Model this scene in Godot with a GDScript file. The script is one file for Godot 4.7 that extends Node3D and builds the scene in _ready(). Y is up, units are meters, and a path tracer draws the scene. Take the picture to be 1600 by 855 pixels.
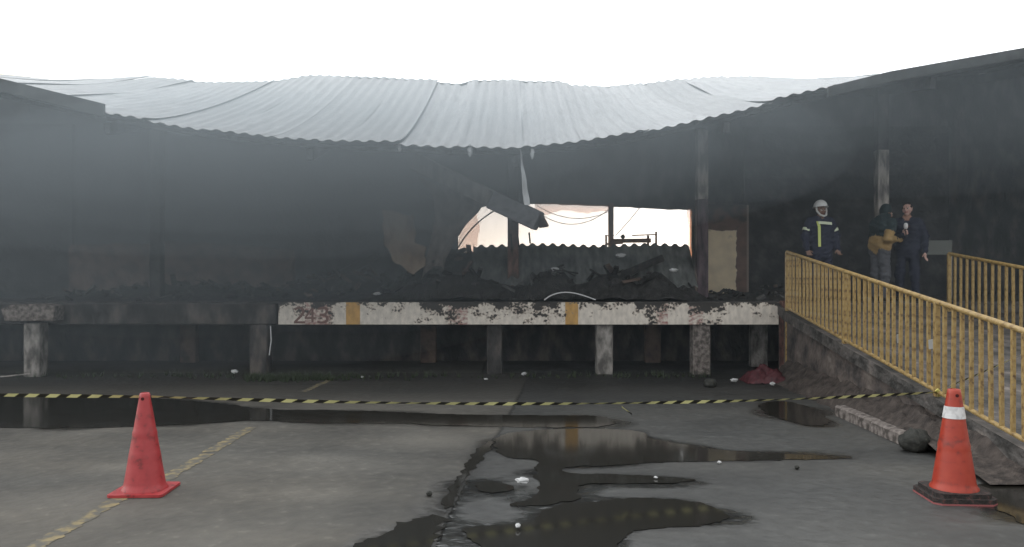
extends Node3D
# A burnt warehouse behind its loading dock on an overcast day: collapsed corrugated roof, thin smoke, a ramp with
# yellow railings, three people on the dock, wet yard with two cones and barrier tape. Units are metres, y is up.
# v(x, y, d) is the point x to the right, y up and d metres in front of the place the photographer stood.

const DOCK := 1.236        # height of the dock's deck
const FRONT := 14.1        # distance of the dock's front face
var rng := RandomNumberGenerator.new()
var wob := FastNoiseLite.new()
var M := {}
var counts := {}


func v(x: float, y: float, d: float) -> Vector3:
	return Vector3(x, y, -d)


func _ready() -> void:
	rng.seed = 41
	wob.seed = 7
	wob.frequency = 1.0
	wob.fractal_octaves = 3
	var cam := Camera3D.new()
	cam.name = "camera"
	cam.position = v(0, 1.72, 0)
	cam.fov = 36.4
	cam.near = 0.05
	cam.far = 1500.0
	add_child(cam)
	var env := Environment.new()
	env.background_mode = Environment.BG_SKY
	var sm := PanoramaSkyMaterial.new()
	sm.panorama = overcast()
	var sky := Sky.new()
	sky.sky_material = sm
	env.sky = sky
	env.tonemap_mode = Environment.TONE_MAPPER_LINEAR
	env.tonemap_exposure = 1.0
	env.sdfgi_enabled = true
	env.ssao_enabled = true
	env.ssil_enabled = true
	env.volumetric_fog_enabled = true
	env.volumetric_fog_density = 0.0
	var we := WorldEnvironment.new()
	we.name = "world_environment"
	we.environment = env
	add_child(we)
	var sun := DirectionalLight3D.new()
	sun.name = "sun"
	sun.light_color = Color(1.0, 0.94, 0.85)
	sun.light_energy = 0.3
	sun.light_angular_distance = 12.0
	sun.shadow_enabled = true
	sun.look_at_from_position(v(-6.2, 2.6, 10), Vector3.ZERO)
	add_child(sun)

	materials()
	yard()
	dock()
	building()
	ramp()
	wreckage()
	people()
	cones_and_tape()
	litter()
	smoke()


# an even overcast, brightest low down, with a warm patch where the sun stands low behind the building's left end
func overcast() -> ImageTexture:
	var n := FastNoiseLite.new()
	n.seed = 4
	n.frequency = 1.6
	n.fractal_octaves = 4
	var im := Image.create(512, 256, false, Image.FORMAT_RGBF)
	var sun_way := v(-6.2, 2.1, 9.0).normalized()
	for j in 256:
		var up := (0.5 - (j + 0.5) / 256.0) * PI
		for i in 512:
			var az := (i + 0.5) / 512.0 * TAU             # a panorama's left edge is the way the camera looks
			var dir := Vector3(sin(az) * cos(up), sin(up), -cos(az) * cos(up))
			var c := Color(0.1, 0.1, 0.09)
			if up > -0.02:
				var l := 1.05 - 0.12 * sin(maxf(up, 0.0)) + 0.07 * n.get_noise_3dv(dir)
				c = Color(0.99, 1.0, 1.01) * l
				var off := dir.angle_to(sun_way)
				c *= 1.0 + 2.0 * exp(-pow(off / 1.25, 2.0))
				var low := exp(-pow(up / 0.11, 2.0)) * exp(-pow(off / 1.1, 2.0))
				c = Color(c.r * (1.0 + 0.12 * low), c.g * (1.0 - 0.1 * low), c.b * (1.0 - 0.32 * low))
				c = c.lerp(Color(2.2, 1.7, 0.75), exp(-pow(off / 0.09, 2.0)))
			im.set_pixel(i, j, c)
	return ImageTexture.create_from_image(im)


# ---------------------------------------------------------------- helpers

func numbered(called: String) -> String:
	if not counts.has(called):
		counts[called] = 0
		return called
	counts[called] += 1
	return "%s_%03d" % [called, counts[called]]


func tag(o: Node3D, label: String, category := "", group := "", kind := "") -> Node3D:
	if label:
		o.set_meta("label", label)
	if category:
		o.set_meta("category", category)
	if group:
		o.set_meta("group", group)
	if kind:
		o.set_meta("kind", kind)
	return o


func thing(called: String, label: String, category: String, at := Vector3.ZERO, turn := 0.0, group := "") -> Node3D:
	var o := Node3D.new()
	o.name = numbered(called)
	add_child(o)
	o.position = at
	o.rotation.y = turn
	return tag(o, label, category, group)


func part(called: String, mesh: Mesh, m: Material, parent: Node) -> MeshInstance3D:
	var o := MeshInstance3D.new()
	o.name = numbered(called) if parent == self else called
	o.mesh = mesh
	if m:
		o.material_override = m
	parent.add_child(o, true)
	return o


func surf() -> SurfaceTool:
	var st := SurfaceTool.new()
	st.begin(Mesh.PRIMITIVE_TRIANGLES)
	st.set_smooth_group(-1)
	return st


func done(st: SurfaceTool) -> ArrayMesh:
	st.generate_normals()
	return st.commit()


func tri(st: SurfaceTool, a: Vector3, b: Vector3, c: Vector3) -> void:   # counter-clockwise seen from outside
	st.add_vertex(a)
	st.add_vertex(c)
	st.add_vertex(b)


func quad(st: SurfaceTool, a: Vector3, b: Vector3, c: Vector3, d: Vector3) -> void:
	tri(st, a, b, c)
	tri(st, a, c, d)


# a box with chamfered edges
func box(st: SurfaceTool, at: Vector3, size: Vector3, ch := 0.0, turn := Basis.IDENTITY) -> void:
	var h := size / 2.0
	if ch <= 0.0:
		for ax in 3:
			for s in [-1.0, 1.0]:
				var n := Vector3.ZERO
				n[ax] = s
				var u := Vector3.ZERO
				u[(ax + 1) % 3] = 1.0
				var w := n.cross(u)
				var p := []
				for k in [[-1, -1], [1, -1], [1, 1], [-1, 1]]:
					p.append(at + turn * ((n + u * k[0] + w * k[1]) * h))
				quad(st, p[0], p[1], p[2], p[3])
		return
	var corner := func(sx: float, sy: float, sz: float, ax: int) -> Vector3:
		var q := Vector3(sx, sy, sz) * (h - Vector3.ONE * ch)
		q[ax] += [sx, sy, sz][ax] * ch
		return at + turn * q
	var put := func(pts: Array) -> void:
		var mid := Vector3.ZERO
		for q in pts:
			mid += q
		mid /= pts.size()
		var nn: Vector3 = (pts[1] - pts[0]).cross(pts[2] - pts[0])
		if nn.dot(mid - at) < 0.0:
			pts.reverse()
		tri(st, pts[0], pts[1], pts[2])
		if pts.size() > 3:
			tri(st, pts[0], pts[2], pts[3])
	for s in [-1.0, 1.0]:
		put.call([corner.call(s, -1, -1, 0), corner.call(s, 1, -1, 0), corner.call(s, 1, 1, 0), corner.call(s, -1, 1, 0)])
		put.call([corner.call(-1, s, -1, 1), corner.call(1, s, -1, 1), corner.call(1, s, 1, 1), corner.call(-1, s, 1, 1)])
		put.call([corner.call(-1, -1, s, 2), corner.call(1, -1, s, 2), corner.call(1, 1, s, 2), corner.call(-1, 1, s, 2)])
		for t in [-1.0, 1.0]:
			put.call([corner.call(-1, s, t, 1), corner.call(1, s, t, 1), corner.call(1, s, t, 2), corner.call(-1, s, t, 2)])
			put.call([corner.call(s, -1, t, 0), corner.call(s, 1, t, 0), corner.call(s, 1, t, 2), corner.call(s, -1, t, 2)])
			put.call([corner.call(s, t, -1, 0), corner.call(s, t, 1, 0), corner.call(s, t, 1, 1), corner.call(s, t, -1, 1)])
			for r in [-1.0, 1.0]:
				put.call([corner.call(s, t, r, 0), corner.call(s, t, r, 1), corner.call(s, t, r, 2)])


func box_mesh(size: Vector3, ch := 0.0, at := Vector3.ZERO) -> ArrayMesh:
	var st := surf()
	box(st, at, size, ch)
	return done(st)


func along(a: Vector3, b: Vector3, up := Vector3.UP) -> Basis:   # z runs from a to b
	var z := (b - a).normalized()
	if absf(z.dot(up)) > 0.98:
		up = Vector3.RIGHT
	var x := up.cross(z).normalized()
	return Basis(x, z.cross(x), z)


func bar(st: SurfaceTool, a: Vector3, b: Vector3, w: float, h: float, ch := 0.0) -> void:
	box(st, (a + b) / 2.0, Vector3(w, h, a.distance_to(b)), ch, along(a, b))


func tube(st: SurfaceTool, pts: Array, r0: float, r1: float, sides := 8) -> void:
	st.set_smooth_group(1)
	var rings := []
	var x := Vector3.RIGHT
	for i in pts.size():
		var z: Vector3 = (pts[mini(i + 1, pts.size() - 1)] - pts[maxi(i - 1, 0)]).normalized()
		x = x - z * x.dot(z)
		if x.length() < 0.05:
			x = Vector3.UP - z * z.y
		if x.length() < 0.05:
			x = Vector3.BACK
		x = x.normalized()
		var y := z.cross(x)
		var r := lerpf(r0, r1, float(i) / maxi(pts.size() - 1, 1))
		var ring := []
		for k in sides:
			ring.append(pts[i] + (x * cos(TAU * k / sides) + y * sin(TAU * k / sides)) * r)
		rings.append(ring)
	for i in rings.size() - 1:
		for k in sides:
			var n := (k + 1) % sides
			quad(st, rings[i][k], rings[i][n], rings[i + 1][n], rings[i + 1][k])
	st.set_smooth_group(-1)
	for k in range(1, sides - 1):
		tri(st, rings[0][0], rings[0][k + 1], rings[0][k])
		tri(st, rings[-1][0], rings[-1][k], rings[-1][k + 1])


func lathe(st: SurfaceTool, prof: Array, sides := 28, at := Vector3.ZERO) -> void:   # prof: [radius, height] from bottom to top
	st.set_smooth_group(1)
	for i in prof.size() - 1:
		for k in sides:
			var a0 := TAU * k / sides
			var a1 := TAU * ((k + 1) % sides) / sides
			var d0 := Vector3(cos(a0), 0, -sin(a0))
			var d1 := Vector3(cos(a1), 0, -sin(a1))
			var p: Array = prof[i]
			var q: Array = prof[i + 1]
			quad(st, at + d0 * p[0] + Vector3.UP * p[1], at + d1 * p[0] + Vector3.UP * p[1], at + d1 * q[0] + Vector3.UP * q[1], at + d0 * q[0] + Vector3.UP * q[1])
	st.set_smooth_group(-1)


# a flat outline in x, y pushed out along z to a thickness; uv in metres
func prism(st: SurfaceTool, outline: PackedVector2Array, z0: float, z1: float) -> void:
	if Geometry2D.is_polygon_clockwise(outline):
		outline.reverse()
	var ids := Geometry2D.triangulate_polygon(outline)
	for i in range(0, ids.size(), 3):
		var a := outline[ids[i]]
		var b := outline[ids[i + 1]]
		var c := outline[ids[i + 2]]
		if (b - a).cross(c - a) < 0.0:
			var t := b
			b = c
			c = t
		tri(st, Vector3(a.x, a.y, z1), Vector3(b.x, b.y, z1), Vector3(c.x, c.y, z1))
		tri(st, Vector3(a.x, a.y, z0), Vector3(c.x, c.y, z0), Vector3(b.x, b.y, z0))
	for i in outline.size():
		var a := outline[i]
		var b := outline[(i + 1) % outline.size()]
		quad(st, Vector3(a.x, a.y, z0), Vector3(b.x, b.y, z0), Vector3(b.x, b.y, z1), Vector3(a.x, a.y, z1))


func ragged(outline: Array, step: float, amount: float, freq := 2.5) -> PackedVector2Array:   # points in x, y pairs
	var out := PackedVector2Array()
	var n := outline.size() / 2
	for i in n:
		var a := Vector2(outline[i * 2], outline[i * 2 + 1])
		var j := (i + 1) % n
		var b := Vector2(outline[j * 2], outline[j * 2 + 1])
		var parts := maxi(1, int(a.distance_to(b) / step))
		for k in parts:
			var p := a.lerp(b, float(k) / parts)
			out.append(p + Vector2(wob.get_noise_2d(p.x * freq, p.y * freq), wob.get_noise_2d(p.x * freq + 50.0, p.y * freq)) * amount)
	return out


func smooth_outline(pts: Array) -> Array:   # rounds a closed outline of x, y pairs (one Chaikin pass)
	var out := []
	var n := pts.size() / 2
	for i in n:
		var a := Vector2(pts[i * 2], pts[i * 2 + 1])
		var j := (i + 1) % n
		var b := Vector2(pts[j * 2], pts[j * 2 + 1])
		var p := a.lerp(b, 0.25)
		var q := a.lerp(b, 0.75)
		out.append_array([p.x, p.y, q.x, q.y])
	return out


func pairs(xy: Array) -> Array:
	var o := []
	for i in range(0, xy.size(), 2):
		o.append(Vector2(xy[i], xy[i + 1]))
	return o


func table(xs: Array, x: float) -> float:   # xs holds x, y, x, y ...; straight between
	if x <= xs[0]:
		return xs[1]
	for i in range(2, xs.size(), 2):
		if x <= xs[i]:
			var t: float = (x - xs[i - 2]) / (xs[i] - xs[i - 2])
			return lerpf(xs[i - 1], xs[i + 1], t)
	return xs[-1]


# ---------------------------------------------------------------- materials

func lin(r: float, g: float, b: float) -> Color:
	return Color(r, g, b).linear_to_srgb()


func noise_tex(seed_: int, freq: float, ramp: Array, octaves := 4, kind := FastNoiseLite.TYPE_SIMPLEX_SMOOTH) -> NoiseTexture2D:
	var n := FastNoiseLite.new()
	n.noise_type = kind
	n.seed = seed_
	n.frequency = freq
	n.fractal_octaves = octaves
	var t := NoiseTexture2D.new()
	t.width = 512
	t.height = 512
	t.seamless = true
	t.noise = n
	if ramp:
		var g := Gradient.new()
		g.offsets = PackedFloat32Array(ramp.map(func(r): return r[0]))
		g.colors = PackedColorArray(ramp.map(func(r): return r[1]))
		t.color_ramp = g
	return t


func plain(color: Color, rough := 0.8, metal := 0.0) -> StandardMaterial3D:
	var m := StandardMaterial3D.new()
	m.albedo_color = color
	m.roughness = rough
	m.metallic = metal
	return m


# mottled surface: two or more base colours spread by noise of the given size, with fine relief (in centimetres)
func mottled(seed_: int, ramp: Array, scale: Vector3, rough := 0.85, relief := 0.0, metal := 0.0, world := true, freq := 0.012) -> StandardMaterial3D:
	var m := StandardMaterial3D.new()
	m.albedo_texture = noise_tex(seed_, freq, ramp)
	m.uv1_triplanar = true
	m.uv1_world_triplanar = world
	m.uv1_scale = scale
	m.roughness = rough
	m.metallic = metal
	if relief > 0.0:
		m.heightmap_enabled = true
		m.heightmap_texture = fine
		m.heightmap_scale = relief
	return m


var fine: NoiseTexture2D


func materials() -> void:
	fine = noise_tex(3, 0.05, [], 5)
	M.soot = mottled(11, [[0.2, lin(0.012, 0.012, 0.013)], [0.55, lin(0.03, 0.03, 0.031)], [0.85, lin(0.07, 0.068, 0.066)]], Vector3.ONE * 0.35, 0.9, 2.0)
	M.sooty_wall = mottled(12, [[0.2, lin(0.02, 0.02, 0.02)], [0.5, lin(0.05, 0.048, 0.047)], [0.8, lin(0.12, 0.105, 0.095)]], Vector3(0.4, 0.22, 0.4), 0.9, 1.5)
	M.brown_wall = mottled(13, [[0.2, lin(0.05, 0.042, 0.04)], [0.5, lin(0.13, 0.095, 0.08)], [0.8, lin(0.19, 0.14, 0.115)]], Vector3.ONE * 0.4, 0.9, 1.5)
	M.plaster = mottled(14, [[0.2, lin(0.26, 0.18, 0.13)], [0.5, lin(0.5, 0.37, 0.27)], [0.8, lin(0.55, 0.45, 0.35)]], Vector3(0.35, 0.2, 0.35), 0.9, 1.0)
	M.concrete = mottled(15, [[0.2, lin(0.09, 0.085, 0.08)], [0.5, lin(0.2, 0.19, 0.175)], [0.8, lin(0.34, 0.32, 0.3)]], Vector3(0.9, 0.5, 0.9), 0.88, 1.2)
	M.dirty_concrete = mottled(16, [[0.15, lin(0.03, 0.03, 0.028)], [0.5, lin(0.085, 0.08, 0.075)], [0.75, lin(0.12, 0.108, 0.1)], [0.92, lin(0.24, 0.21, 0.185)]], Vector3(0.3, 0.38, 0.3), 0.8, 2.5)
	M.dock_deck = mottled(17, [[0.2, lin(0.02, 0.02, 0.02)], [0.6, lin(0.055, 0.052, 0.05)], [0.85, lin(0.1, 0.095, 0.09)]], Vector3.ONE * 0.5, 0.7, 1.5)
	M.red_pillar = mottled(18, [[0.2, lin(0.05, 0.025, 0.022)], [0.6, lin(0.12, 0.05, 0.042)], [0.85, lin(0.17, 0.085, 0.07)]], Vector3.ONE * 0.9, 0.85, 1.0)
	M.post = mottled(19, [[0.2, lin(0.06, 0.05, 0.055)], [0.5, lin(0.13, 0.105, 0.115)], [0.85, lin(0.24, 0.21, 0.22)]], Vector3(1.2, 0.3, 1.2), 0.8, 0.6)
	M.dark_post = mottled(35, [[0.2, lin(0.03, 0.024, 0.028)], [0.5, lin(0.075, 0.055, 0.065)], [0.85, lin(0.13, 0.1, 0.11)]], Vector3(1.2, 0.3, 1.2), 0.8, 0.6)
	M.pale_post = mottled(20, [[0.2, lin(0.1, 0.095, 0.09)], [0.5, lin(0.3, 0.28, 0.26)], [0.85, lin(0.44, 0.41, 0.38)]], Vector3(1.2, 0.3, 1.2), 0.8, 0.6)
	M.bright_rust = mottled(34, [[0.2, lin(0.16, 0.06, 0.025)], [0.5, lin(0.3, 0.12, 0.045)], [0.85, lin(0.42, 0.2, 0.08)]], Vector3(1.5, 0.6, 1.5), 0.7, 0.6)
	M.rust_post = mottled(21, [[0.2, lin(0.05, 0.028, 0.022)], [0.5, lin(0.12, 0.06, 0.045)], [0.85, lin(0.2, 0.12, 0.095)]], Vector3(1.5, 0.6, 1.5), 0.8, 0.6)
	for k in 4:                                        # galvanised sheets of slightly different age, streaked with soot down the slope
		var f: float = [1.0, 0.93, 1.05, 0.86][k]
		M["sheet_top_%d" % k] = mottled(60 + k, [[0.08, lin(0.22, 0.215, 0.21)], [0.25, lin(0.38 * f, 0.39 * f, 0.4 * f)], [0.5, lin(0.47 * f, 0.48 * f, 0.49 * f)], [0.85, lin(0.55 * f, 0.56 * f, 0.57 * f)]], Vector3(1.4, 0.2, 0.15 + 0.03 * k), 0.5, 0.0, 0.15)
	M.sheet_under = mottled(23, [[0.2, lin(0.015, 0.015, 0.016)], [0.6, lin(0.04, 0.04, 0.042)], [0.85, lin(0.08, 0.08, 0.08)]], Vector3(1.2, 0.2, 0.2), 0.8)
	M.fallen_sheet = mottled(24, [[0.2, lin(0.06, 0.065, 0.065)], [0.5, lin(0.15, 0.16, 0.155)], [0.85, lin(0.25, 0.26, 0.25)]], Vector3(0.9, 0.5, 0.5), 0.55, 0.0, 0.2)
	M.galv = mottled(25, [[0.2, lin(0.13, 0.13, 0.145)], [0.5, lin(0.22, 0.22, 0.24)], [0.85, lin(0.3, 0.3, 0.32)]], Vector3.ONE * 0.9, 0.5, 0.0, 0.25)
	M.fascia = mottled(26, [[0.2, lin(0.012, 0.015, 0.016)], [0.6, lin(0.025, 0.03, 0.031)], [0.85, lin(0.045, 0.052, 0.052)]], Vector3(0.5, 0.5, 0.5), 0.6)
	M.char = mottled(27, [[0.2, lin(0.008, 0.008, 0.008)], [0.6, lin(0.025, 0.024, 0.023)], [0.88, lin(0.07, 0.068, 0.066)]], Vector3.ONE * 1.1, 0.85, 2.0)
	M.rail = mottled(28, [[0.12, lin(0.14, 0.085, 0.04)], [0.35, lin(0.31, 0.21, 0.078)], [0.7, lin(0.39, 0.275, 0.11)], [0.9, lin(0.36, 0.28, 0.16)]], Vector3.ONE * 1.7, 0.5, 0.3)
	M.paper = plain(lin(0.5, 0.51, 0.51), 0.6)
	M.stone = mottled(29, [[0.2, lin(0.015, 0.016, 0.014)], [0.6, lin(0.035, 0.037, 0.032)], [0.9, lin(0.07, 0.07, 0.06)]], Vector3.ONE * 3.0, 0.75, 1.0)
	M.soil = mottled(30, [[0.2, lin(0.025, 0.02, 0.018)], [0.5, lin(0.055, 0.045, 0.039)], [0.8, lin(0.095, 0.078, 0.068)]], Vector3.ONE * 1.2, 0.9, 1.6)
	M.kerb = mottled(31, [[0.2, lin(0.08, 0.07, 0.062)], [0.5, lin(0.19, 0.165, 0.15)], [0.85, lin(0.3, 0.27, 0.25)]], Vector3.ONE * 1.5, 0.85, 1.5)
	M.tarp = mottled(32, [[0.2, lin(0.035, 0.009, 0.012)], [0.6, lin(0.085, 0.017, 0.023)], [0.9, lin(0.12, 0.035, 0.04)]], Vector3.ONE * 2.0, 0.6)
	M.water = plain(lin(0.022, 0.021, 0.018), 0.085)
	M.water.metallic_specular = 0.5
	M.skin = plain(lin(0.42, 0.24, 0.18), 0.55)
	M.white_metal = plain(lin(0.62, 0.63, 0.64), 0.4, 0.1)
	M.black = plain(lin(0.015, 0.015, 0.016), 0.5)
	M.body = plain(Color.WHITE, 0.8)
	M.body.vertex_color_use_as_albedo = true
	M.body.heightmap_enabled = true
	M.body.heightmap_texture = fine
	M.body.heightmap_scale = 0.5
	M.body.uv1_triplanar = true
	M.body.uv1_scale = Vector3.ONE * 3.0


# ---------------------------------------------------------------- yard

# outlines of standing water: x, distance pairs
var POOLS := [
	[-9.5, 11.9, -8.13, 11.74, -5.96, 11.74, -4.84, 11.44, -4.01, 11.1, -3.06, 10.47, -2.09, 10.47, -0.78, 10.14, 0.46, 10.05, 1.08, 10.05, 1.24, 9.58, 1.0, 9.3, 0.0, 9.3, -0.72, 9.41, -1.47, 9.58, -2.35, 9.54, -3.01, 9.79, -3.45, 9.54, -3.98, 9.41, -4.68, 9.22, -6.44, 9.3, -9.5, 9.2],
	[-0.19, 8.72, 0.0, 9.0, 0.43, 9.17, 0.93, 9.22, 1.41, 9.1, 1.45, 8.58, 1.79, 8.3, 2.16, 8.03, 2.58, 7.89, 3.19, 7.83, 3.14, 7.7, 2.51, 7.67, 1.75, 7.59, 1.22, 7.57, 0.92, 7.44, 0.51, 7.39, 0.43, 7.25, 0.55, 7.11, 0.88, 7.13, 1.25, 7.06, 1.62, 6.91, 1.25, 6.79, 0.84, 6.83, 0.55, 6.77, 0.51, 6.57, 0.52, 6.33, 0.3, 6.2, 0.0, 6.12, -0.04, 6.2, 0.2, 6.36, 0.22, 6.72, 0.2, 7.27, 0.28, 7.7, -0.06, 7.75, -0.15, 8.09],
	[0.23, 6.08, 0.46, 6.24, 0.78, 6.32, 1.03, 6.4, 1.35, 6.29, 1.5, 6.13, 1.55, 5.89, 1.41, 5.74, 1.21, 5.61, 0.91, 5.61, 0.79, 5.53, 0.66, 5.19, 0.6, 4.6, -0.22, 4.6, -0.12, 5.19, -0.27, 5.36, -0.35, 5.61, -0.18, 5.7, 0.0, 5.67, 0.18, 5.82],
	[-0.32, 6.79, -0.15, 6.89, 0.0, 6.79, 0.02, 6.57, -0.15, 6.51, -0.28, 6.57],
	[-1.2, 4.6, -0.97, 5.27, -0.88, 5.45, -0.75, 5.73, -0.66, 5.91, -0.5, 5.91, -0.46, 5.82, -0.48, 5.53, -0.49, 5.29, -0.52, 4.6],
	[-0.18, 8.58, -0.22, 8.06, -0.35, 7.27, -0.41, 6.72, -0.45, 6.05, -0.5, 6.08, -0.51, 6.63, -0.45, 6.98, -0.39, 7.78, -0.32, 8.36],
	[3.61, 6.57, 3.95, 6.89, 4.2, 7.0, 4.28, 6.6, 4.2, 6.0, 3.71, 5.42, 3.53, 5.67, 3.51, 6.0],
	[3.25, 11.0, 3.7, 11.3, 3.85, 10.5, 3.7, 9.6, 3.45, 9.3, 3.2, 9.6, 3.1, 10.3],
]


func yard() -> void:
	# the yard's surface: colour and wetness over 20 m by 13.4 m, repeated beyond
	var w := 1536
	var h := 1024
	var sx := 20.0 / w
	var sz := 13.4 / h
	var shapes := []
	var boxes := []
	for p in POOLS:
		var o := PackedVector2Array()
		for i in range(0, p.size(), 2):
			o.append(Vector2(p[i], p[i + 1]))
		var r := Rect2(o[0], Vector2.ZERO)
		for q in o:
			r = r.expand(q)
		shapes.append(o)
		boxes.append(r.grow(0.1))
	var wet := Image.create(240, 160, false, Image.FORMAT_L8)
	for j in 160:
		for i in 240:
			var p := Vector2((i + 0.5) / 240.0 * 20.0 - 10.0, 14.4 - (j + 0.5) / 160.0 * 13.4)
			for k in shapes.size():
				if boxes[k].has_point(p) and Geometry2D.is_point_in_polygon(p, shapes[k]):
					wet.set_pixel(i, j, Color.WHITE)
					break
	var soft: Image = wet.duplicate()
	soft.resize(60, 40, Image.INTERPOLATE_BILINEAR)
	soft.resize(w, h, Image.INTERPOLATE_CUBIC)
	var close: Image = wet.duplicate()
	close.resize(150, 100, Image.INTERPOLATE_BILINEAR)
	close.resize(w, h, Image.INTERPOLATE_CUBIC)
	var close_b := close.get_data()
	wet.resize(w, h, Image.INTERPOLATE_CUBIC)
	var soft_b := soft.get_data()
	var wet_b := wet.get_data()
	var big := FastNoiseLite.new()
	big.seed = 5
	big.frequency = 0.45
	big.fractal_octaves = 5
	var grain := FastNoiseLite.new()
	grain.seed = 6
	grain.frequency = 7.0
	grain.fractal_octaves = 3
	var crack := FastNoiseLite.new()
	crack.noise_type = FastNoiseLite.TYPE_CELLULAR
	crack.cellular_return_type = FastNoiseLite.RETURN_DISTANCE2_SUB
	crack.seed = 8
	crack.frequency = 0.42
	crack.domain_warp_enabled = true
	crack.domain_warp_amplitude = 0.5
	crack.domain_warp_frequency = 0.9
	crack.domain_warp_fractal_octaves = 4
	var rgb := PackedByteArray()
	rgb.resize(w * h * 3)
	var orm := PackedByteArray()
	orm.resize(w * h)
	var hgt := PackedByteArray()
	hgt.resize(w * h)
	var to_srgb := PackedByteArray()
	to_srgb.resize(1024)
	for i in 1024:
		var c := i / 1023.0 * 0.5
		to_srgb[i] = int(clampf(Color(c, c, c).linear_to_srgb().r * 255.0, 0, 255))
	for j in h:
		var d := 14.4 - (j + 0.5) * sz
		for i in w:
			var x := (i + 0.5) * sx - 10.0
			var at := j * w + i
			var n := big.get_noise_2d(x, d)
			var n2 := big.get_noise_2d(x * 0.45 + 31.0, d * 1.3)
			var g := grain.get_noise_2d(x, d)
			var base := 0.07 + 0.04 * n + 0.03 * n2 + 0.02 * g
			var seam_x := table([5.0, -0.5, 6.05, -0.445, 7.27, -0.34, 8.68, -0.17, 10.5, 0.0, 14.0, 0.3], d)
			if x > seam_x:
				base *= 0.68                                   # the newer slab right of the joint is smoother and greyer
			var rim := smoothstep(0.0, 0.55, soft_b[at] / 255.0 + n * 0.12)
			base *= 1.0 - 0.42 * rim
			base *= 1.0 - 0.45 * smoothstep(0.05, 0.5, close_b[at] / 255.0 + n * 0.1 + g * 0.08)
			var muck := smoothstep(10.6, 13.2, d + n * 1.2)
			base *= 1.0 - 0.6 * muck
			var cr := crack.get_noise_2d(x, d) + 1.0
			var line := 1.0 - smoothstep(0.0, 0.045, cr)
			line *= smoothstep(-0.1, 0.25, big.get_noise_2d(x * 0.6 - 9.0, d * 0.6))
			var joint := 1.0 - smoothstep(0.008, 0.03, absf(x - seam_x + g * 0.02))
			var joint2 := 1.0 - smoothstep(0.012, 0.035, absf(d - 12.95 - 0.02 * x + g * 0.02))
			var dent := maxf(line, maxf(joint, joint2))
			base *= 1.0 - 0.6 * dent
			for q in [[-1.74, 7.75, 0.42, 0.32, 0.3], [-1.5, 6.55, 0.3, 0.3, 0.22], [-2.0, 6.6, 0.35, 0.22, 0.2], [-3.9, 6.9, 0.2, 0.2, 0.22], [-3.5, 7.4, 0.25, 0.15, 0.18], [-0.9, 8.6, 0.5, 0.5, 0.14]]:
				var away := pow((x - q[0]) / q[2], 2.0) + pow((d - q[1]) / q[3], 2.0) + g * 0.9 + n * 1.2
				if away < 1.0:
					base *= 1.0 + q[4] * smoothstep(0.0, 0.35, 1.0 - away)
			if g > 0.52:
				base *= 1.25
			base = clampf(base, 0.012, 0.4)
			var warm := 0.05 + 0.05 * n2
			if x > seam_x:
				warm -= 0.08
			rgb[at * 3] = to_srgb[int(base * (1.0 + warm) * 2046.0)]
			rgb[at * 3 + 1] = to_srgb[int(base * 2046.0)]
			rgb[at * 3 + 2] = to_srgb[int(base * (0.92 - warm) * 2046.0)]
			var damp := rim * 0.5
			if x > seam_x:
				damp += 0.12 + 0.15 * smoothstep(-0.2, 0.4, n)
			orm[at] = int(clampf(0.82 - damp + g * 0.08, 0.2, 1.0) * 255.0)
			hgt[at] = int(clampf(0.55 + g * 0.3 + n * 0.15 - dent * 0.5, 0.0, 1.0) * 255.0)
	var gm := StandardMaterial3D.new()
	gm.albedo_texture = ImageTexture.create_from_image(Image.create_from_data(w, h, false, Image.FORMAT_RGB8, rgb))
	gm.roughness_texture = ImageTexture.create_from_image(Image.create_from_data(w, h, false, Image.FORMAT_L8, orm))
	gm.roughness_texture_channel = BaseMaterial3D.TEXTURE_CHANNEL_RED
	gm.roughness = 1.0
	var bump := Image.create_from_data(w, h, false, Image.FORMAT_L8, hgt)
	bump.convert(Image.FORMAT_RGB8)
	bump.bump_map_to_normal_map(1.6)
	gm.normal_enabled = true
	gm.normal_texture = ImageTexture.create_from_image(bump)
	gm.normal_scale = 0.8
	M.ground = gm
	var st := surf()
	var ext := [v(-600, 0, -300), v(600, 0, -300), v(600, 0, 900), v(-600, 0, 900)]
	var uv := func(p: Vector3) -> Vector2: return Vector2((p.x + 10.0) / 20.0, (14.4 + p.z) / 13.4)
	for k in [0, 2, 1, 0, 3, 2]:
		st.set_uv(uv.call(ext[k]))
		st.set_normal(Vector3.UP)
		st.add_vertex(ext[k])
	st.generate_tangents()
	tag(part("ground", st.commit(), gm, self), "stained grey concrete yard, cracked and wet in places", "", "", "structure")

	var where := ["long dark strip of water across the yard below the tape", "branching puddle reflecting the white dock edge", "dark rounded puddle nearest the camera, right of the joint", "small lens of water beside the slab joint", "ragged puddle left of the joint, nearest the camera", "narrow water lying along the slab joint", "puddle beside the right cone reflecting the railing", "wet patch at the foot of the railing's end post"]
	for k in POOLS.size():
		var o: Array = POOLS[k]
		o = smooth_outline(o)
		var edge := ragged(o, 0.035, 0.05 if k != 4 else 0.09, 4.0 if k != 4 else 9.0)
		var ids := Geometry2D.triangulate_polygon(edge)
		var ps := surf()
		for i in range(0, ids.size(), 3):
			var a := edge[ids[i]]
			var b := edge[ids[i + 1]]
			var c := edge[ids[i + 2]]
			if (b - a).cross(c - a) < 0.0:
				var t := b
				b = c
				c = t
			tri(ps, v(a.x, 0.004, a.y), v(b.x, 0.004, b.y), v(c.x, 0.004, c.y))
		tag(part("puddle", done(ps), M.water, self), where[k], "", "", "structure")

	# worn yellow bay line, broken where the paint has gone
	var ls := surf()
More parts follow.
